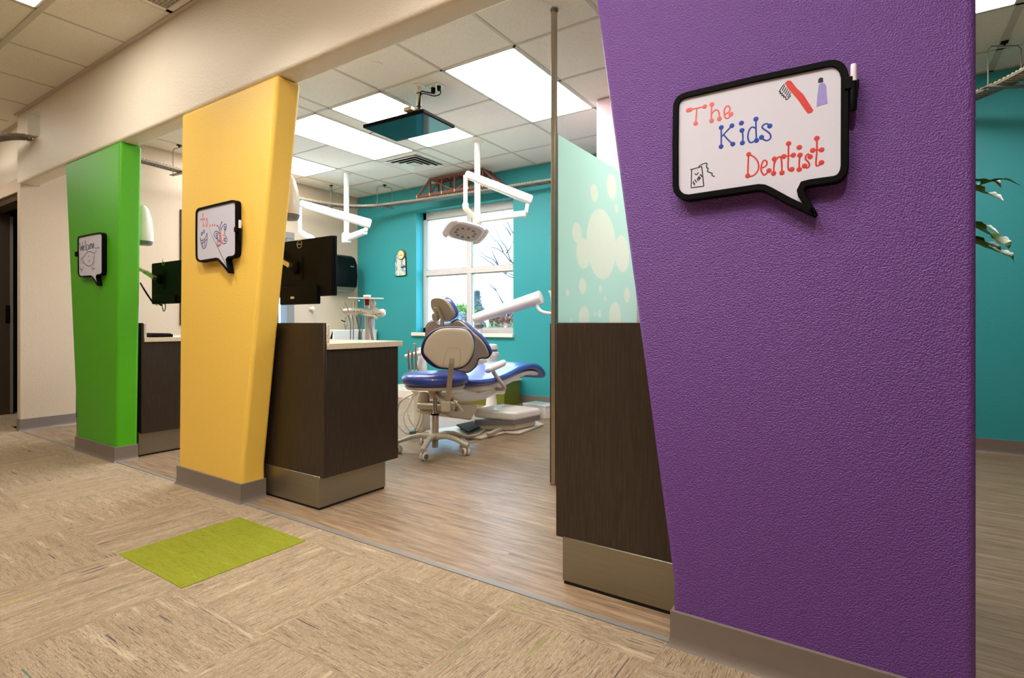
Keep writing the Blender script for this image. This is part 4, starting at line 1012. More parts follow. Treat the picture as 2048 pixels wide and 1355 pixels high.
MB().lathe(at(902, 806, bd + .02), [(.012, 0), (.012, .03), (.018, .032), (.018, .045)], axis=RGT, seg=14).build('adjust_knob', 'nylon_grey', st)
MB().tube(smooth_path([at(908, 800, bd + .02), at(914, 806, bd), at(920, 814, bd), at(926, 822, bd)], 4), .006, 8).build('lever', 'nylon_grey', st)
MB().tube([at(905, 786, bd + .05), at(915, 785, bd + .02), at(924, 785, bd)], .004, 8).build('lever', 'nylon_grey', st)

# ================================================================ DENTAL CHAIR
dc = thing('dental_chair', 'blue and beige dental chair facing the window', 'dental chair', (-2.80, 3.9, 0))
def cx_(y): return -2.835 - .04 * (y - 4.0)
# seat and leg rest: blue cushion lofted along its length
prof = [(3.28, .505, .22), (3.40, .495, .245), (3.6, .485, .255), (3.8, .505, .255), (3.95, .535, .25), (4.12, .562, .24), (4.30, .570, .23), (4.42, .555, .22), (4.52, .518, .21), (4.60, .475, .195), (4.66, .445, .165), (4.71, .432, .10)]
rings = []
for y, z, hw in prof:
    R = []; th = .075 if y < 4.7 else .05
    for k in range(20):
        q = 2 * math.pi * k / 20; c_, s_ = math.cos(q), math.sin(q)
        R.append(V(cx_(y) + hw * math.copysign(abs(c_) ** .45, c_), y, z - th / 2 + (th / 2) * math.copysign(abs(s_) ** .7, s_) - (.010 if s_ > 0 and abs(c_) < .7 else 0)))
    rings.append(R)
MB().loft(rings).build('seat_cushion', 'blue_vinyl', dc, sub=1, angle=60)
rings = []
for y, z, hw, th in [(3.30, .43, .19, .05), (3.5, .415, .21, .07), (3.8, .425, .21, .08), (4.05, .465, .20, .075), (4.3, .487, .18, .05), (4.5, .455, .165, .03), (4.62, .415, .14, .02)]:
    R = []
    for k in range(16):
        q = 2 * math.pi * k / 16; c_, s_ = math.cos(q), math.sin(q)
        R.append(V(cx_(y) + hw * math.copysign(abs(c_) ** .5, c_), y, z + (-th if s_ < 0 else .01) * abs(s_) ** .7))
    rings.append(R)
MB().loft(rings).build('seat_shell', 'white_plastic', dc, sub=1, angle=60)
MB().box((cx_(4.35) + .02, 4.30, .405), (cx_(4.35) + .07, 4.35, .44)).build('leg_rest_bracket', 'black_plastic', dc)
# under-body: curved white housing below the seat
U = [(880, 806), (905, 792), (935, 782), (950, 780), (968, 786), (980, 783), (990, 775), (1015, 770), (1016, 788), (1000, 790), (985, 797), (965, 803), (940, 806), (915, 806)]
Tc = lambda a, b: (780 + a * 340 / 2048, 740 + b * 340 / 2048)
ub = [(700, 290), (760, 245), (880, 220), (980, 240), (1080, 268), (1150, 250), (1260, 190), (1400, 150), (1400, 290), (1290, 290), (1200, 330), (1120, 365), (1000, 385), (860, 385), (760, 340)]
UBP = [onX(*Tc(*q), -2.63) for q in ub]
MB().prism(UBP, (-.40, 0, 0)).build('underbody', 'white_plastic', dc, bevel=.02, seg=4, angle=50)
# pivot block and its collar
MB().prism([onX(*Tc(*q), -2.66) for q in [(820, 400), (1050, 410), (1050, 470), (1030, 520), (1000, 560), (985, 600), (880, 590), (740, 570), (660, 530), (700, 470), (830, 500)]], (-.30, 0, 0)).build('pivot_block', 'shell_beige', dc, bevel=.012)
MB().lathe((-2.80, 3.56, .318), [(.13, 0), (.14, .01), (.14, .028), (.12, .034)], seg=32).build('pivot_collar', 'grey_plastic', dc)
# lift arm box
def quadpt(u, v, x): return onX(*Tc(u, v), x)
xr = -2.565
hb = [(1000, 460), (1030, 450), (1480, 515), (1505, 540), (1505, 612), (1480, 612), (1060, 575), (1000, 565)]
P0 = at(*Tc(1000, 565), 4.55); P1 = at(*Tc(1500, 612), 4.52); P2 = at(*Tc(1745, 565), 4.72)
ax = (P1 - P0); ax.z = 0; ay = (P2 - P1); ay.z = 0
ay = ay.normalized() * .36
corners = [V(P0.x, P0.y, 0), V(P1.x, P1.y, 0), V(P1.x, P1.y, 0) + ay, V(P0.x, P0.y, 0) + ay]
ins_ = lambda cs, k: [sum(cs, Vector()) / 4 + (c - sum(cs, Vector()) / 4) * k for c in cs]
def slab(name, mt, cs, z0, z1, bev, tilt=0):
    vs = [c + V(0, 0, z0) for c in cs]; 
    m = MB().prism(vs, (0, 0, z1 - z0)); return m.build(name, mt, dc, bevel=bev, seg=4)
lo_ = [c + V(0, 0, z) for c, z in zip(corners, (.135, .108, .108, .135))]; hi_ = [c + V(0, 0, z) for c, z in zip(ins_(corners, .98), (.215, .180, .180, .215))]
MB().loft([lo_, hi_]).build('lift_cover', 'white_plastic', dc, bevel=.022, seg=4)
ins = lambda cs, k: [sum(cs, Vector()) / 4 + (c - sum(cs, Vector()) / 4) * k for c in cs]
slab('lift_skirt', 'painted_grey_metal', ins(corners, .96), .075, .115, .004)
slab('lift_body', 'shell_beige', ins(corners, .84), .024, .10, .02)
# floor plate, with runners and foot pads
fp = [onZ(*Tc(*q), .0) for q in [(930, 830), (1010, 838), (1110, 838), (1170, 820), (1300, 785), (1390, 762), (1440, 775), (1560, 782), (1690, 740), (1850, 670), (1850, 655), (1740, 612), (1500, 600), (1300, 560), (1050, 640), (900, 700), (760, 700), (820, 660)]]
fp = [onZ(*Tc(*q), 0) for q in [(960, 832), (1110, 838), (1170, 820), (1390, 768), (1440, 775), (1560, 782), (1850, 668)]]
bk = [V(-2.80, 4.45, 0), V(-3.02, 4.45, 0), V(-3.10, 4.2, 0), V(-3.0, 3.9, 0), V(-3.12, 3.5, 0), V(-2.98, 3.40, 0)]
MB().prism(fp + bk, (0, 0, .022)).build('floor_plate', 'shell_beige', dc, bevel=.008, seg=3)
MB().prism([p + V(0, 0, .0225) for p in ins([onZ(*Tc(*q), .02) for q in [(940, 800), (1150, 700), (1000, 650), (780, 700)]], .9)], (0, 0, .012)).build('plate_recess', 'recess_grey', dc, bevel=.003)
MB().tube(smooth_path([onZ(*Tc(*q), .035) for q in [(920, 800), (1060, 770), (1140, 710), (1160, 660)]], 5), .010, 8).build('plate_runner', 'shell_grey', dc)
MB().beam(onZ(*Tc(1180, 775), .03), onZ(*Tc(1440, 660), .05), .03, .03).build('plate_rail', 'nylon_grey', dc, bevel=.006)
# side beam for the instrument arm, left of the stool
MB().prism([at(*Tc(320, 395), 4.15), at(*Tc(765, 430), 4.0), at(*Tc(770, 500), 4.0), at(*Tc(320, 468), 4.15)], FWD * .12).build('side_beam', 'shell_beige', dc, bevel=.012)
MB().lathe(at(*Tc(400, 385), 4.2), [(.05, 0), (.047, .04), (.036, .07), (.034, .085)], seg=24).build('beam_post', 'shell_beige', dc)

# backrest: shield shaped cushion and shell leaning back towards the corridor
pb = V(-2.8, 3.31, .55); nb = V(0, -.76, -.65).normalized(); nb = V(-.05, -.80, -.42).normalized()
bo_ = [(215, 660), (218, 610), (240, 560), (272, 522), (305, 500), (338, 498), (362, 515), (395, 540), (450, 550), (550, 548), (590, 530), (625, 502), (670, 495), (730, 515), (790, 560), (880, 640), (1000, 740), (1080, 835), (1140, 950), (1146, 990), (1125, 1035), (1090, 1048), (1035, 1046), (990, 1058), (962, 1085), (945, 1130), (932, 1170), (895, 1215), (840, 1248), (770, 1248), (650, 1215), (480, 1160), (330, 1040), (240, 880)]
BO = smooth_path([onP(*Tb(*q), pb, nb) for q in bo_], 2, closed=True)
bi_ = [(222, 655), (228, 605), (252, 560), (285, 522), (318, 508), (342, 512), (372, 540), (420, 562), (550, 560), (600, 545), (640, 515), (690, 512), (745, 545), (800, 590), (890, 680), (985, 765), (1055, 850), (1112, 965), (1118, 1000), (1105, 1025), (1070, 1032), (1025, 1034), (975, 1050), (945, 1085), (930, 1135), (905, 1180), (865, 1220), (820, 1236), (760, 1228), (650, 1195), (480, 1140), (335, 1030), (250, 880)]
BI = smooth_path([onP(*Tb(*q), pb + nb * .018, nb) for q in bi_], 2, closed=True)
bcn = sum(BO, Vector()) / len(BO)
m = MB()
m.prism(BO, -nb * .034); m.build('backrest_cushion', 'blue_vinyl', dc, bevel=.010, seg=3, angle=50)
m = MB(); m.prism([p - nb * .006 for p in BO], nb * .010); m.build('backrest_piping', 'navy_vinyl', dc, bevel=.003)
m = MB(); m.prism([p - nb * .016 for p in BI], nb * .020); m.build('backrest_shell', 'shell_grey', dc, bevel=.008, seg=3, angle=50)
# headrest
ph = at(885, 620, 4.02); nh = (nb * .7 - FWD * .25 + RGT * -.28).normalized()
ho_ = [(303, 240), (310, 200), (340, 178), (380, 168), (430, 168), (480, 182), (530, 215), (580, 275), (620, 345), (642, 400), (642, 440), (622, 475), (590, 498), (545, 510), (500, 505), (440, 470), (380, 420), (330, 350), (308, 290)]
HO = smooth_path([onP(*Tb(a - 0, b), ph, nh) for a, b in ho_], 2, closed=True); hcn = sum(HO, Vector()) / len(HO)
MB().loft([[p - nh * z for p in inset(HO, hcn, k)] for k, z in ((.99, .002), (1.01, .008), (1.0, .028), (.94, .044), (.7, .052))]).build('headrest_cushion', 'blue_vinyl', dc, angle=60)
hs = MB().loft([[p + nh * z for p in inset(HO, hcn, k)] for k, z in ((1.0, -.006), (.985, .006), (.93, .016), (.6, .020))]).build('headrest_shell', 'shell_grey', dc, angle=50)
p0, p1 = onP(*Tb(395, 320), ph + nh * .03, nh), onP(*Tb(470, 520), ph + nh * .04, nh)
MB().beam(p0, p1, .022, .016, up=nh).build('headrest_stem', 'nylon_grey', dc, bevel=.003)
MB().beam(onP(*Tb(345, 345), ph + nh * .03, nh), onP(*Tb(405, 340), ph + nh * .03, nh), .03, .02, up=nh).build('headrest_latch', 'nylon_grey', dc, bevel=.004)
MB().lathe(onP(*Tb(385, 445), ph + nh * .02, nh), [(.032, 0), (.034, .012), (.031, .026), (.026, .028)], axis=nh, seg=28).build('headrest_knob', 'nylon_grey', dc)
q0, q1 = onP(*Tb(455, 500), ph + nh * .02, nh), onP(*Tb(458, 600), pb + nb * .012, nb)
MB().beam(q0, q1, .034, .010, up=nh).build('headrest_bar', 'satin_aluminium', dc, bevel=.002)
# armrest
Ta = lambda a, b: (780 + a * 340 / 1212, 560 + b * 340 / 1212)
d_a = 4.42
ap0, ap1 = at(*Ta(700, 636), d_a), at(*Ta(805, 592), d_a + .12)
m = MB(); m.loft([[p + (V(0, 0, 1) * math.sin(q) * .030 + RGT * math.cos(q) * .036 * 0 + (ap1 - ap0).normalized().cross(V(0, 0, 1)) * math.cos(q) * .034) * k for q in [2 * math.pi * j / 16 for j in range(16)]] for p, k in ((ap0 - (ap1 - ap0) * .16, .3), (ap0 - (ap1 - ap0) * .08, .85), (ap0, 1), (ap1, .95), (ap1 + (ap1 - ap0) * .08, .8), (ap1 + (ap1 - ap0) * .16, .3))])
m.build('armrest_pad', 'white_plastic', dc, angle=60)
MB().tube(smooth_path([at(*Ta(735, 650), d_a + .03), at(*Ta(768, 700), d_a + .04), at(*Ta(815, 762), d_a + .05), at(*Ta(800, 775), d_a + .08), at(*Ta(745, 772), d_a + .16)], 5), .017, 12).build('armrest_support', 'shell_grey', dc)

# ================================================================ RIGHT-HAND ARM BY THE WINDOW
rc = thing('dental_side_unit', 'white dental side unit with cylindrical arm reaching right in front of the window', 'dental unit', (-3.33, 4.6, 0))
cb = at(983, 706, 5.7)
MB().lathe((cb.x, cb.y, cb.z - .35), [(.07, 0), (.075, .05), (.07, .30), (.085, .33), (.08, .36), (.055, .37)], seg=28).build('unit_body', 'white_plastic', rc)
MB().lathe((cb.x, cb.y, cb.z + .021), [(.06, 0), (.062, .02)], seg=28).build('dark_band', 'grey_plastic', rc, label='grey band')
MB().lathe((cb.x, cb.y, cb.z + .042), [(.068, 0), (.070, .02), (.06, .045), (.03, .055)], seg=28).build('lid', 'white_plastic', rc)
e0, e1 = at(949, 637, 5.50), at(1082, 594, 5.25)
MB().tube([e0 - (e1 - e0) * .005, e0, e0.lerp(e1, .5), e1, e1 + (e1 - e0) * .01], [.038, .050, .058, .067, .053], 22).build('arm_tube', 'white_plastic', rc, angle=50)
pp = at(958, 640, 5.50); 
MB().lathe((pp.x, pp.y, .55), [(.045, 0), (.045, .22), (.036, .235), (.036, pp.z - .56)], seg=22).build('post', 'white_plastic', rc)
MB().lathe((pp.x, pp.y, pp.z - .075), [(.045, 0), (.047, .03)], seg=22).build('post_collar', 'grey_plastic', rc)
MB().tube(smooth_path([at(1076, 602, 5.25), at(1075, 612, 5.24), at(1082, 622, 5.22), at(1096, 626, 5.20), at(1109, 626, 5.18), at(1128, 625, 5.16)], 6), .017, 14).build('elbow_tube', 'white_plastic', rc)
MB().loft([[at(u_, v_, 5.16) + RGT * a * w_ + FWD * b * .02 for a, b in ((-1, -1), (1, -1), (1, 1), (-1, 1))] for u_, v_, w_ in ((1107, 622, .020), (1106, 610, .016), (1105, 595, .016), (1104, 586, .022), (1102, 581, .030))]).build('handle_bracket', 'white_plastic', rc, )
MB().beam((cb.x, cb.y, cb.z - .30), (pp.x, pp.y, .60), .07, .07).build('linking_arm', 'white_plastic', rc, bevel=.01)
MB().lathe((cb.x, cb.y, .13), [(.05, 0), (.05, cb.z - .47)], seg=20).build('column', 'white_plastic', rc)
MB().lathe((cb.x, cb.y, .0), [(.16, 0), (.16, .02), (.06, .06), (.055, .13)], seg=28).build('foot', 'white_plastic', rc)

# ================================================================ INSTRUMENT HOLDER LEFT OF THE STOOL
ih = thing('instrument_holder', 'white instrument holder bar with metal handpieces left of the stool', 'dental instrument holder', at(825, 760, 4.75))
dI = 4.70
MB().tube([at(*Ta(108, 545), dI), at(*Ta(160, 532), dI), at(*Ta(215, 520), dI + .02), at(*Ta(262, 505), dI + .05)], [.018, .021, .021, .021], 16).build('holder_bar', 'white_plastic', ih)
MB().tube([at(*Ta(205, 480), dI + .1), at(*Ta(225, 560), dI + .1), at(*Ta(225, 600), dI + .1), at(*Ta(240, 650), dI + .1)], [.02, .03, .045, .03], 16).build('holder_arm', 'white_plastic', ih)
for i, (u_, vt_, vb_) in enumerate([(132, 488, 640), (158, 497, 640), (184, 455, 640)]):
    m = MB().tube([at(*Ta(u_, vt_), dI - .02), at(*Ta(u_ - 1, vt_ + 18), dI - .02), at(*Ta(u_ + 1, (vt_ + vb_) / 2), dI - .02), at(*Ta(u_ + 4, vb_), dI - .02)], [.006, .010, .008, .011], 10)
    hp_ = m.build('handpiece', 'satin_aluminium', ih)
    if i == 2: MB().tube([at(*Ta(166, 452), dI - .02), at(*Ta(184, 456), dI - .02)], .005, 8).build('handpiece_tip', 'satin_aluminium', hp_)
m = MB()
MB().tube(smooth_path([at(*Ta(134, 640), dI), at(*Ta(136, 760), dI), at(*Ta(185, 790), 4.5), at(*Ta(90, 850), 4.4), at(*Ta(60, 900), 4.4), at(*Ta(50, 1010), 4.35), at(*Ta(110, 1085), 4.3), at(*Ta(150, 1090), 4.3)], 6), .008, 8).build('hose', 'shell_grey', ih)
for pts in ([(160, 640), (170, 780), (130, 890), (98, 960), (110, 1030), (150, 1080)], [(186, 640), (190, 780), (140, 880), (125, 950), (170, 1040), (235, 1070)], [(210, 660), (215, 830), (220, 930), (190, 1040), (150, 1085)], [(222, 660), (228, 850), (232, 980), (205, 1060), (170, 1088)]):
    MB().tube(smooth_path([at(*Ta(*q), 4.6 - .3 * (q[1] - 640) / 450) for q in pts], 6), .0065, 8).build('hose', 'shell_grey', ih)
MB().tube([at(*Ta(140, 1087), 4.28), at(*Ta(185, 1078), 4.28)], .016, 10).build('hose_clip', 'hose_teal', ih, label='teal hose clip')
MB().box((at(845, 800, 4.65).x - .06, at(845, 800, 4.65).y - .05, .0), (at(845, 800, 4.65).x + .05, at(845, 800, 4.65).y + .05, .38)).build('junction_box', 'white_plastic', ih, bevel=.012)
MB().beam(at(*Ta(240, 650), dI + .1), V(at(845, 800, 4.65).x, at(845, 800, 4.65).y, .36), .05, .05).build('support_leg', 'white_plastic', ih, bevel=.01)

# ================================================================ DELIVERY UNIT ABOVE THE DESK
Td = lambda a, b: (690 + a * 100 / 1129, 580 + b * 100 / 1129)
dD = 4.95
du = thing('delivery_unit', 'white dental delivery unit with hanging hoses seen above the desk worktop', 'dental unit', at(740, 800, 5.0))
def dp(a, b, k=0): return at(*Td(a, b), dD + k)
rings = []
for a, b, wz, wd_ in ((-50, 480, .010, .02), (-10, 475, .020, .07), (80, 470, .028, .10), (220, 468, .030, .12), (380, 475, .030, .12), (520, 490, .026, .11), (640, 510, .018, .07), (690, 515, .008, .03)):
    c = dp(a, b, .05); rings.append([c + FWD * math.cos(q) * wd_ + V(0, 0, 1) * math.sin(q) * wz for q in [2 * math.pi * j / 18 for j in range(18)]])
MB().loft(rings).build('tray_body', 'white_plastic', du, angle=60)
MB().tube(smooth_path([dp(440, 540, -.02), dp(560, 520, -.03), dp(660, 470, -.03), dp(700, 410, -.02)], 5), [.018] * 3 + [.024] * 6 + [.03] * 7, 14).build('front_handle', 'white_plastic', du)
MB().prism([dp(400, 545, -.07), dp(640, 560, -.07), dp(640, 595, -.07), dp(560, 600, -.07), dp(390, 565, -.07)], FWD * .12).build('side_ledge', 'white_plastic', du, bevel=.004)
MB().tube([dp(690, 520, 0), dp(720, 515, 0), dp(870, 510, 0), dp(905, 508, 0)], [.018, .034, .036, .022], 18).build('control_pod', 'white_plastic', du, angle=60)
MB().box(dp(770, 528, -.04) - V(.02, .002, .003), dp(770, 528, -.04) + V(.02, .002, .003)).build('pod_marking', 'grey_plastic', du)
MB().ball(dp(620, 300, -.02), .030, (1, 1, 1.3), 18).build('knuckle_joint', 'white_plastic', du)
MB().tube([dp(630, 360, -.02), dp(625, 400, 0), dp(640, 470, 0)], .022, 14).build('knuckle_neck', 'white_plastic', du)
tt = MB().prism([dp(65, 188, -.12), dp(870, 205, -.12), dp(870, 205, .14), dp(65, 188, .14)], (0, 0, .010)).build('instrument_tray', 'white_plastic', du, bevel=.003)
MB().beam(dp(205, 215), dp(205, 400), .014, .014).build('tray_post', 'white_plastic', du, bevel=.002)
MB().prism([dp(150, 215, -.02), dp(305, 220, -.02), dp(305, 245, -.02), dp(150, 235, -.02)], FWD * .04).build('tray_bracket', 'white_plastic', du)
cupb = dp(500, 415, .03)
MB().lathe(cupb, [(.022, 0), (.022, .03)], seg=22).build('bottle_base', 'white_plastic', du)
MB().lathe(cupb + V(0, 0, .031), [(.023, 0), (.027, .075)], seg=22).build('bottle', 'red_liquid', du, label='red bottle')
MB().lathe(cupb + V(0, 0, .107), [(.032, 0), (.034, .012), (.033, .016)], seg=22).build('bottle_cap', 'white_plastic', du)
for q in (205, 290): MB().prism([dp(q - 18, 485, -.085), dp(q + 5, 462, -.085), dp(q + 20, 465, -.085), dp(q - 2, 488, -.085)], FWD * .004).build('slot', 'rust_brown', du)
MB().box(dp(355, 468, -.09) - V(.003, .002, .006), dp(355, 468, -.09) + V(.003, .002, .006)).build('marker_arrow', 'marker_navy', du)
for a_, b_ in (((-40, 470), (-85, 400)), ((95, 490), (-5, 270))):
    h_ = MB().tube([dp(*a_, -.08), dp((a_[0] + b_[0]) / 2, (a_[1] + b_[1]) / 2, -.08), dp(*b_, -.08)], [.006, .007, .006], 10).build('handpiece', 'satin_aluminium', du)
    if a_[0] < 0: MB().tube([dp(-85, 400, -.08), dp(-110, 395, -.08)], .005, 8).build('handpiece_tip', 'satin_aluminium', h_)
for k, (x_, x2) in enumerate([(40, 70), (125, 150), (215, 240)]): MB().prism([dp(x_, 520, -.09), dp(x_ + 75, 520, -.09), dp(x_ + 55, 560, -.09), dp(x_ + 25, 560, -.09)], FWD * .03).build('holder_clip', 'shell_beige', du, bevel=.002)
for pts, mt in (([(70, 560), (110, 680), (125, 800), (122, 1140)], 'hose_grey'), ([(150, 570), (185, 680), (190, 800), (188, 1140)], 'hose_grey'), ([(255, 580), (290, 760), (330, 900), (345, 1140)], 'hose_teal'), ([(320, 590), (330, 800), (310, 1000), (300, 1140)], 'hose_grey'),
                ([(365, 590), (350, 760), (325, 950), (320, 1140)], 'hose_teal'), ([(410, 590), (400, 820), (370, 1000), (385, 1140)], 'hose_grey'), ([(300, 590), (310, 760), (350, 950), (380, 1140)], 'hose_grey'), ([(535, 600), (545, 760), (580, 950), (615, 1140)], 'hose_grey'), ([(575, 600), (590, 800), (620, 1000), (650, 1140)], 'hose_grey')):
    P = smooth_path([dp(*q, -.05) for q in pts], 5); e = P[-1]; P.append(V(e.x, e.y, .45))
    MB().tube(P, .0055, 8).build('hose', mt, du)
pc_ = dp(560, 900, .04)
MB().box((pc_.x - .035, pc_.y - .03, .06), (pc_.x + .035, pc_.y + .03, at(*Td(560, 600), dD).z + .01)).build('column', 'white_plastic', du, bevel=.008)
MB().box((pc_.x - .13, pc_.y - .12, 0), (pc_.x + .13, pc_.y + .12, .06)).build('floor_box', 'white_plastic', du, bevel=.012)
MB().lathe(dp(640, 655, .0), [(.035, 0), (.045, .02), (.03, .035)], seg=18).build('swivel', 'white_plastic', du)

# ================================================================ THINGS ON THE LEFT WALL
xw = lambda y: -6.075 - (y - FY) * .0255
td = thing('towel_dispenser', 'black paper towel dispenser on the beige wall beside the teal corner', 'towel dispenser', (xw(4.95), 4.95, 1.36))
y0, y1 = 4.74, 5.10; z0, z1 = 1.36, 1.85; xb = xw(4.95) + .008
body = [(xb, z0 + .03), (xb + .16, z0 + .03), (xb + .205, z0 + .06), (xb + .215, z0 + .2), (xb + .205, z1 - .12), (xb + .16, z1 - .03), (xb + .10, z1), (xb, z1)]
MB().prism([(x, y0, z) for x, z in body], (0, y1 - y0, 0)).build('cover', 'black_gloss', td, bevel=.018, seg=4)
MB().prism([(x, y0 + .01, z) for x, z in [(xb, z0), (xb + .14, z0), (xb + .20, z0 + .05), (xb, z0 + .05)]], (0, y1 - y0 - .02, 0)).build('base', 'grey_plastic', td, bevel=.006)
MB().prism([(x, y0 + .08, z) for x, z in [(xb + .06, z0 - .001), (xb + .13, z0 - .001), (xb + .17, z0 + .03), (xb + .10, z0 + .01)]], (0, .2, 0)).build('paper_slot', 'white_plastic', td)
MB().box((xb + .212, 4.97, z1 - .165), (xb + .2175, 5.03, z1 - .15)).build('maker_plate', 'satin_aluminium', td)
MB().lathe((xb + .03, 4.9, z1), [(.008, 0), (.006, .02)], seg=12).build('lock', 'satin_aluminium', td)
kp = onX(624, 617, xw(4.5) + .03)
ks = thing('wall_knob', 'small round white knob on the beige wall below the monitor', 'knob', (xw(kp.y), kp.y, kp.z))
MB().lathe((xw(kp.y) + .001, kp.y, kp.z), [(.022, 0), (.022, .006), (.012, .01), (.012, .02)], axis=V(1, 0, 0), seg=20).build('backplate', 'white_plastic', ks)
MB().ball((xw(kp.y) + .04, kp.y, kp.z), .03, seg=20).build('ball', 'white_plastic', ks)
# sink with faucet
sk = thing('wash_basin', 'long white basin against the beige wall, seen just above the worktop', 'basin', (-5.95, 4.9, .65))
bs = [(xw(4.9) + .01, .60), (-5.86, .60), (-5.76, .68), (-5.72, .83), (-5.74, .835), (-5.80, .72), (-5.88, .66), (xw(4.9) + .03, .66), (xw(4.9) + .02, .835), (xw(4.9) + .01, .835)]
MB().prism([(x, 4.52, z) for x, z in bs], (0, .73, 0)).box((xw(4.9) + .02, 4.52, .62), (-5.735, 4.54, .834)).box((xw(4.9) + .02, 5.23, .62), (-5.735, 5.25, .834)).build('bowl', 'white_plastic', sk, bevel=.004)
MB().box((xw(4.9) + .01, 4.6, 0), (-5.9, 5.2, .6)).build('basin_pedestal', 'dark_laminate', sk, bevel=.004)
fa = thing('faucet', 'chrome faucet above the white basin', 'faucet', (-5.95, 4.95, .83))
fx, fy = -5.95, 4.93
MB().tube([(fx - .04, fy, .66), (fx - .04, fy, .96)], .012, 12).tube(smooth_path([(fx - .04, fy, .95), (fx - .03, fy, 1.02), (fx + .04, fy, 1.04), (fx + .09, fy, .98)], 5), .010, 10).build('spout', 'chrome', fa)
MB().lathe((fx - .04, fy, .88), [(.022, 0), (.024, .02), (.018, .05)], seg=16).build('body', 'chrome', fa)
MB().beam((fx - .04, fy, .935), (fx - .04, fy - .07, .96), .012, .012).build('lever', 'black_plastic', fa)

# ================================================================ CLOCK ON THE TEAL WALL
Tk = lambda a, b: (780 + a * 50 / 753, 480 + b * 90 / 1355)
ck = thing('picture_clock', 'small clock with brown rim on a painted plaque on the teal wall', 'clock', onY(801, 530, 5.28))
pl = [(140, 480), (160, 450), (200, 430), (300, 430), (440, 480), (465, 520), (470, 700), (480, 1000), (478, 1050), (440, 1068), (180, 1088), (148, 1070), (142, 900)]
MB().prism([onY(*Tk(*q), 5.272) for q in pl], (0, .017, 0)).build('plaque', 'black_plastic', ck, bevel=.002)
MB().prism([onY(*Tk(310 + (a - 310) * .95, 770 + (b - 770) * .96), 5.2705) for a, b in pl], (0, .0014, 0)).build('painted_picture', 'clock_artwork', ck, smooth=False)
cc = onY(*Tk(332, 440), 5.262); rad = abs(onY(*Tk(332, 290), 5.262).z - cc.z)
MB().lathe(cc + V(0, .026, 0), [(rad * .9, 0), (rad, .004), (rad * 1.02, .022), (rad * .95, .028), (rad * .86, .03)], axis=V(0, -1, 0), seg=40).build('rim', 'rust_brown', ck)
MB().lathe(cc + V(0, -.0042, 0), [(rad * .85, 0), (rad * .85, .0006)], axis=V(0, -1, 0), seg=40).build('dial', 'clock_face', ck)
MB().beam(cc + V(0, -.0062, 0), cc + V(-rad * .62, -.0062, -rad * .28), .004, .0015, up=V(0, 1, 0)).build('minute_hand', 'black_plastic', ck)
MB().beam(cc + V(0, -.0075, 0), cc + V(rad * .42, -.0075, -rad * .18), .006, .0015, up=V(0, 1, 0)).build('hour_hand', 'black_plastic', ck)
MB().prism([onY(*Tk(*q), 5.262) for q in [(310, 800), (360, 790), (400, 760), (465, 770), (455, 810), (400, 830), (330, 835)]], (0, .008, 0)).build('plaque_figure', 'rust_brown', ck, bevel=.002)

# ================================================================ LOW THINGS ALONG THE TEAL WALL
cbn = thing('low_cabinet', 'low lime green cabinet with white top against the teal wall', 'cabinet', (-3.7, 5.12, 0))
MB().box((-4.05, 4.95, .0), (-3.39, 5.262, .27)).build('body', 'lime_laminate', cbn, bevel=.003)
MB().box((-4.06, 4.93, .272), (-3.36, 5.264, .30)).build('top', 'white_plastic', cbn, bevel=.004)
MB().box((-3.56, 4.97, .301), (-3.37, 5.2, .33)).box((-3.54, 4.99, .33), (-3.35, 5.18, .355)).build('white_tray', 'white_plastic', cbn, bevel=.004)
bxp = at(1068, 826, 5.3); 
bw = thing('junction_box', 'white floor box with pale glossy lid beside the dental chair base', 'equipment box', (-2.80, 4.86, 0))
R0, R1, R2 = onZ(1091, 838, 0), onZ(1112, 834, 0), onZ(1050, 826, 0)
ex1 = (R1 - R0).normalized() * .20; ex2 = V(-ex1.y, ex1.x, 0).normalized() * .30
if ex2.dot(R2 - R0) < 0: ex2 = -ex2
cb4 = [R0, R0 + ex1, R0 + ex1 + ex2, R0 + ex2]
MB().prism(cb4, (0, 0, .112)).build('body', 'white_plastic', bw, bevel=.004)
MB().prism([c + V(0, 0, .1125) for c in [sum(cb4, Vector()) / 4 + (c - sum(cb4, Vector()) / 4) * 1.02 for c in cb4]], (0, 0, .014)).build('lid', 'white_plastic', bw, bevel=.003)
wq = onZ(1068, 836, 0); MB().tube([R0 + ex2 * .35 + V(0, 0, .05) - ex1 * .02, R0 + ex2 * .35 + V(0, 0, .05) - ex1 * .32], .033, 16).build('pipe_elbow', 'grey_plastic', bw)
lb = thing('floor_box', 'low white box on the floor by the teal wall left of the stool', 'equipment box', (-4.85, 5.0, 0))
MB().box((-5.25, 4.85, 0), (-4.62, 5.25, .10)).build('body', 'white_plastic', lb, bevel=.006)
MB().box((-5.24, 4.86, .10), (-4.63, 5.24, .115)).build('lid', 'sill_white', lb, bevel=.004)

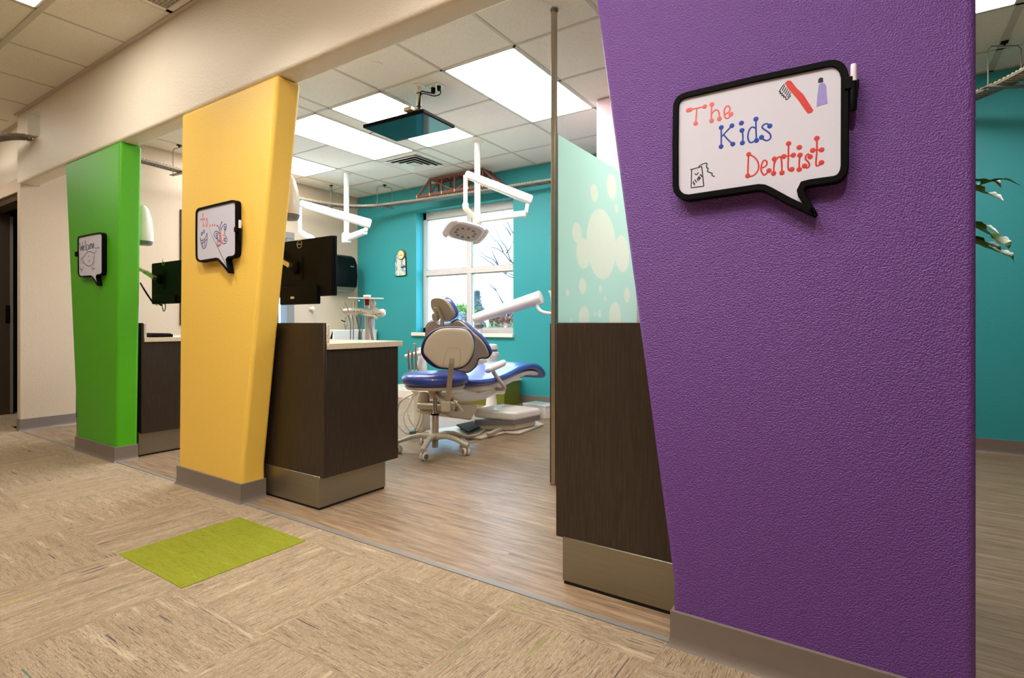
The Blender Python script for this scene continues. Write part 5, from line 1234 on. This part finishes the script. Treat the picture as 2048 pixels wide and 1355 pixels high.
# ================================================================ PLANT BEHIND THE PURPLE PILLAR
pt = thing('potted_plant', 'tall potted plant whose long drooping leaves stick out right of the purple pillar', 'plant', (.02, 2.32, 0))
MB().lathe((.02, 2.32, 0), [(.13, 0), (.15, .02), (.18, .30), (.185, .32), (.165, .32), (.16, .28)], seg=36).build('pot', 'pot_white', pt)
MB().lathe((.02, 2.32, .262), [(.158, 0), (.157, .012)], seg=30).build('soil', 'cane_brown', pt)
MB().tube([(.02, 2.32, .27), (.03, 2.31, .7), (.02, 2.33, 1.1), (.03, 2.32, 1.38)], [.024, .021, .018, .014], 12).build('cane', 'cane_brown', pt)
def leaf(path, wid, mt='leaf_green', fold=.35):
    P = smooth_path(path, 6); n = len(P); L = []; Cn = []; Rr = []
    for i, p in enumerate(P):
        t = (P[min(i + 1, n - 1)] - P[max(i - 1, 0)]).normalized(); s_ = t.cross(V(0, 0, 1)); s_ = s_.normalized() if s_.length > 1e-4 else V(1, 0, 0)
        up = s_.cross(t); f = i / (n - 1); w_ = wid * (math.sin(math.pi * min(1, f * .9 + .1)) ** .7) * (1 - f ** 6)
        L.append(p + s_ * w_ + up * w_ * fold * (1 + .4 * math.sin(i * 1.3))); Cn.append(p); Rr.append(p - s_ * w_ + up * w_ * fold * (1 + .4 * math.cos(i * 1.7)))
    vs = L + Cn + Rr + [q - V(0, 0, .0012) for q in L + Cn + Rr]; fs = []
    for i in range(n - 1):
        fs += [(i, i + 1, n + i + 1, n + i), (n + i, n + i + 1, 2 * n + i + 1, 2 * n + i), (3 * n + i + 1, 3 * n + i, 4 * n + i, 4 * n + i + 1), (4 * n + i + 1, 4 * n + i, 5 * n + i, 5 * n + i + 1)]
        fs += [(i, 3 * n + i, 3 * n + i + 1, i + 1), (2 * n + i + 1, 5 * n + i + 1, 5 * n + i, 2 * n + i)]
    MB().faces(vs, fs).build('leaf', mt, pt, angle=80)
dP = 1.95
lf = [([(1880, 400), (1920, 372), (1950, 362), (1985, 362), (2010, 358), (2042, 371)], .016), ([(1880, 395), (1930, 378), (1965, 368), (1990, 362), (2003, 376)], .02),
      ([(1870, 400), (1930, 378), (1965, 385), (1990, 392), (2008, 402)], .026), ([(1870, 460), (1930, 446), (1965, 449), (1985, 458), (1999, 468)], .012),
      ([(1870, 475), (1930, 452), (1965, 462), (1995, 478), (2012, 490), (2018, 498)], .030), ([(1870, 490), (1930, 478), (1965, 484), (1990, 492), (2002, 500)], .022),
      ([(1870, 500), (1930, 484), (1970, 494), (2000, 504), (2020, 512), (2029, 526)], .024)]
for path, wd_ in lf:
    P = [at(u_, v_, dP + .05 * math.sin(i)) for i, (u_, v_) in enumerate(path)]; P[0] = V(.025, 2.32, P[0].z - .02)
    leaf(P, wd_)
for i in range(12):
    a = 1.3 + i * .34; z0 = 1.0 + .035 * i; l = .30
    leaf([V(.025, 2.32, z0), V(.025 + math.cos(a) * l * .35, 2.32 + math.sin(a) * l * .35, z0 + .10), V(.025 + math.cos(a) * l * .75, 2.32 + math.sin(a) * l * .75, z0 + .04), V(.025 + math.cos(a) * l, 2.32 + math.sin(a) * l, z0 - .12)], .022)

# ================================================================ OUTSIDE THE WINDOW
struct(MB().box((-90, 5.7, -.5), (40, 140, -.3)).build('ground_outside', 'lawn', smooth=False))
struct(MB().box((-90, 44, -.3), (40, 52, -.28)).build('street', 'painted_grey_metal', smooth=False))
def blob_crown(name, mt, par, centres, n=260, size=.25):
    m = MB()
    for _ in range(n):
        c, r = random.choice(centres); d_ = V(random.gauss(0, 1), random.gauss(0, 1), random.gauss(0, 1)).normalized() * r * random.uniform(.55, 1.0)
        m.obox(Vector(c) + d_, V(random.gauss(0, 1), random.gauss(0, 1), random.gauss(0, 1)).normalized() * size * random.uniform(.5, 1), V(random.gauss(0, 1), random.gauss(0, 1), random.gauss(0, 1)).normalized() * size * random.uniform(.3, .7), V(0, 0, size * .04))
    return m.build(name, mt, par, smooth=False)
def tree(label, u, vb, vt, d, w_px, mt, group='trees outside the window', conifer=False):
    b = at(u, vb, d); b.z = -.3; top_ = at(u, vt, d).z; h = top_ - b.z; w_ = w_px * d / F_
    o = thing('tree', label, 'tree', b, group)
    MB().tube([b, b + V(0, 0, h * .5), b + V(.1, 0, h * .8)], [h * .03, h * .02, h * .01], 8).build('trunk', 'bark', o)
    if conifer:
        cs = [(b + V(0, 0, h * f), w_ * (1 - f) * .6 + .1) for f in (.2, .3, .4, .5, .6, .7, .8, .9, .97)]
        blob_crown('crown', mt, o, cs, 520, w_ * .16)
    else:
        cs = [(b + V(random.uniform(-.4, .4) * w_, random.uniform(-.3, .3) * w_, h * random.uniform(.45, .8)), w_ * .35) for _ in range(9)]
        blob_crown('crown', mt, o, cs, 900, w_ * .09)
    return o
tree('pale pointed conifer seen through the right half of the window', 954, 662, 584, 40, 42, 'conifer_leaf', conifer=True)
tree('yellow-green leafy tree seen through the window beside the headrest', 918, 662, 603, 34, 60, 'tree_leaf')
tree('bluish bare shrub tree seen through the window beside the dental chair headrest', 905, 664, 622, 28, 50, 'conifer_leaf')
tree('reddish bare tree seen through the window behind the instrument arm', 1003, 664, 612, 34, 50, 'rust_brown')
hg = thing('hedge', 'long dark hedge along the street outside the window', 'hedge', at(975, 660, 30))
c0, c1 = at(890, 660, 31), at(1060, 660, 31)
cs = [(V(c0.x + (c1.x - c0.x) * f, c0.y + (c1.y - c0.y) * f, .35), .55) for f in [i / 16 for i in range(17)]]
blob_crown('foliage', 'hedge_leaf', hg, cs, 2600, .16); hg['label'] = 'long dark hedge along the street outside the window'
hs_ = thing('house', 'faint reddish brick house behind the hedge outside the window', 'house', at(1000, 660, 60))
hb_ = at(1000, 660, 62); w1 = RGT * 3.2; w2 = FWD * 2.5
MB().obox(V(hb_.x, hb_.y, 1.2), w1, w2, V(0, 0, 1.5)).build('walls', 'brick_far', hs_, smooth=False)
MB().prism([V(hb_.x, hb_.y, 2.7) - w1 * 1.1 - w2, V(hb_.x, hb_.y, 2.7) + w1 * 1.1 - w2, V(hb_.x, hb_.y, 3.9)], w2 * 2).build('roof', 'painted_grey_metal', hs_, smooth=False)
for k_, (u_, vt_, nm, mt, hd) in enumerate([(975, 642, 'white sign post outside the window', 'white_plastic', 0), (1011, 651, 'small red sign on a post outside the window', 'sign_red', 1)]):
    b = at(u_, 665, 20); b.z = -.3; tz = at(u_, vt_, 20).z
    s_ = thing('street_sign', nm, 'sign', b, 'signs outside the window')
    MB().tube([b, V(b.x, b.y, tz)], .03, 8).build('post', 'white_plastic', s_)
    MB().obox(V(b.x, b.y, tz), RGT * (.04 if not hd else .07), FWD * .01, V(0, 0, .15 if not hd else .06)).build('sign_plate', mt, s_)
# bare tree close to the window
bt = thing('bare_tree', 'bare thin-branched tree just outside the right half of the window', 'tree', (-1.9, 9.0, -.3), 'trees outside the window')
dB = 9.0
tb = at(1075, 660, dB); tb = V(tb.x, tb.y, 0)
MB().tube([V(tb.x, tb.y, -.3), V(tb.x, tb.y, 1.0), at(1060, 520, dB), at(1050, 380, dB), at(1040, 250, dB)], [.09, .08, .06, .035, .015], 10).build('trunk', 'bark', bt)
Tw = lambda a, b: (850 + a * 180 / 841, 390 + b * 290 / 1355)
brs = [[(900, 680), (800, 610), (735, 540), (660, 505), (560, 480), (470, 460)], [(900, 720), (800, 600), (760, 500), (715, 440), (690, 380), (650, 290), (640, 240)], [(735, 540), (690, 460), (620, 380), (570, 290)],
       [(760, 740), (660, 660), (580, 600), (520, 575), (485, 568)], [(700, 700), (640, 600), (560, 560), (500, 510), (460, 470)], [(860, 420), (800, 310), (770, 240), (735, 170), (712, 115)], [(800, 370), (760, 320), (715, 262)],
       [(900, 780), (800, 745), (730, 710)], [(900, 800), (780, 760), (720, 715)], [(840, 1180), (790, 1110), (725, 1000), (690, 940), (665, 890), (640, 820), (625, 735)], [(665, 890), (600, 830)], [(760, 540), (800, 500), (830, 420)], [(690, 660), (640, 560), (620, 500)]]
for b_ in brs:
    P = [at(*Tw(*q), dB) + FWD * .15 * math.sin(i * 1.7 + len(b_)) for i, q in enumerate(b_)]
    P = smooth_path(P, 4); n = len(P)
    MB().tube(P, [.010 * (1 - i / n) + .0035 for i in range(n)], 6).build('branch', 'bark', bt)
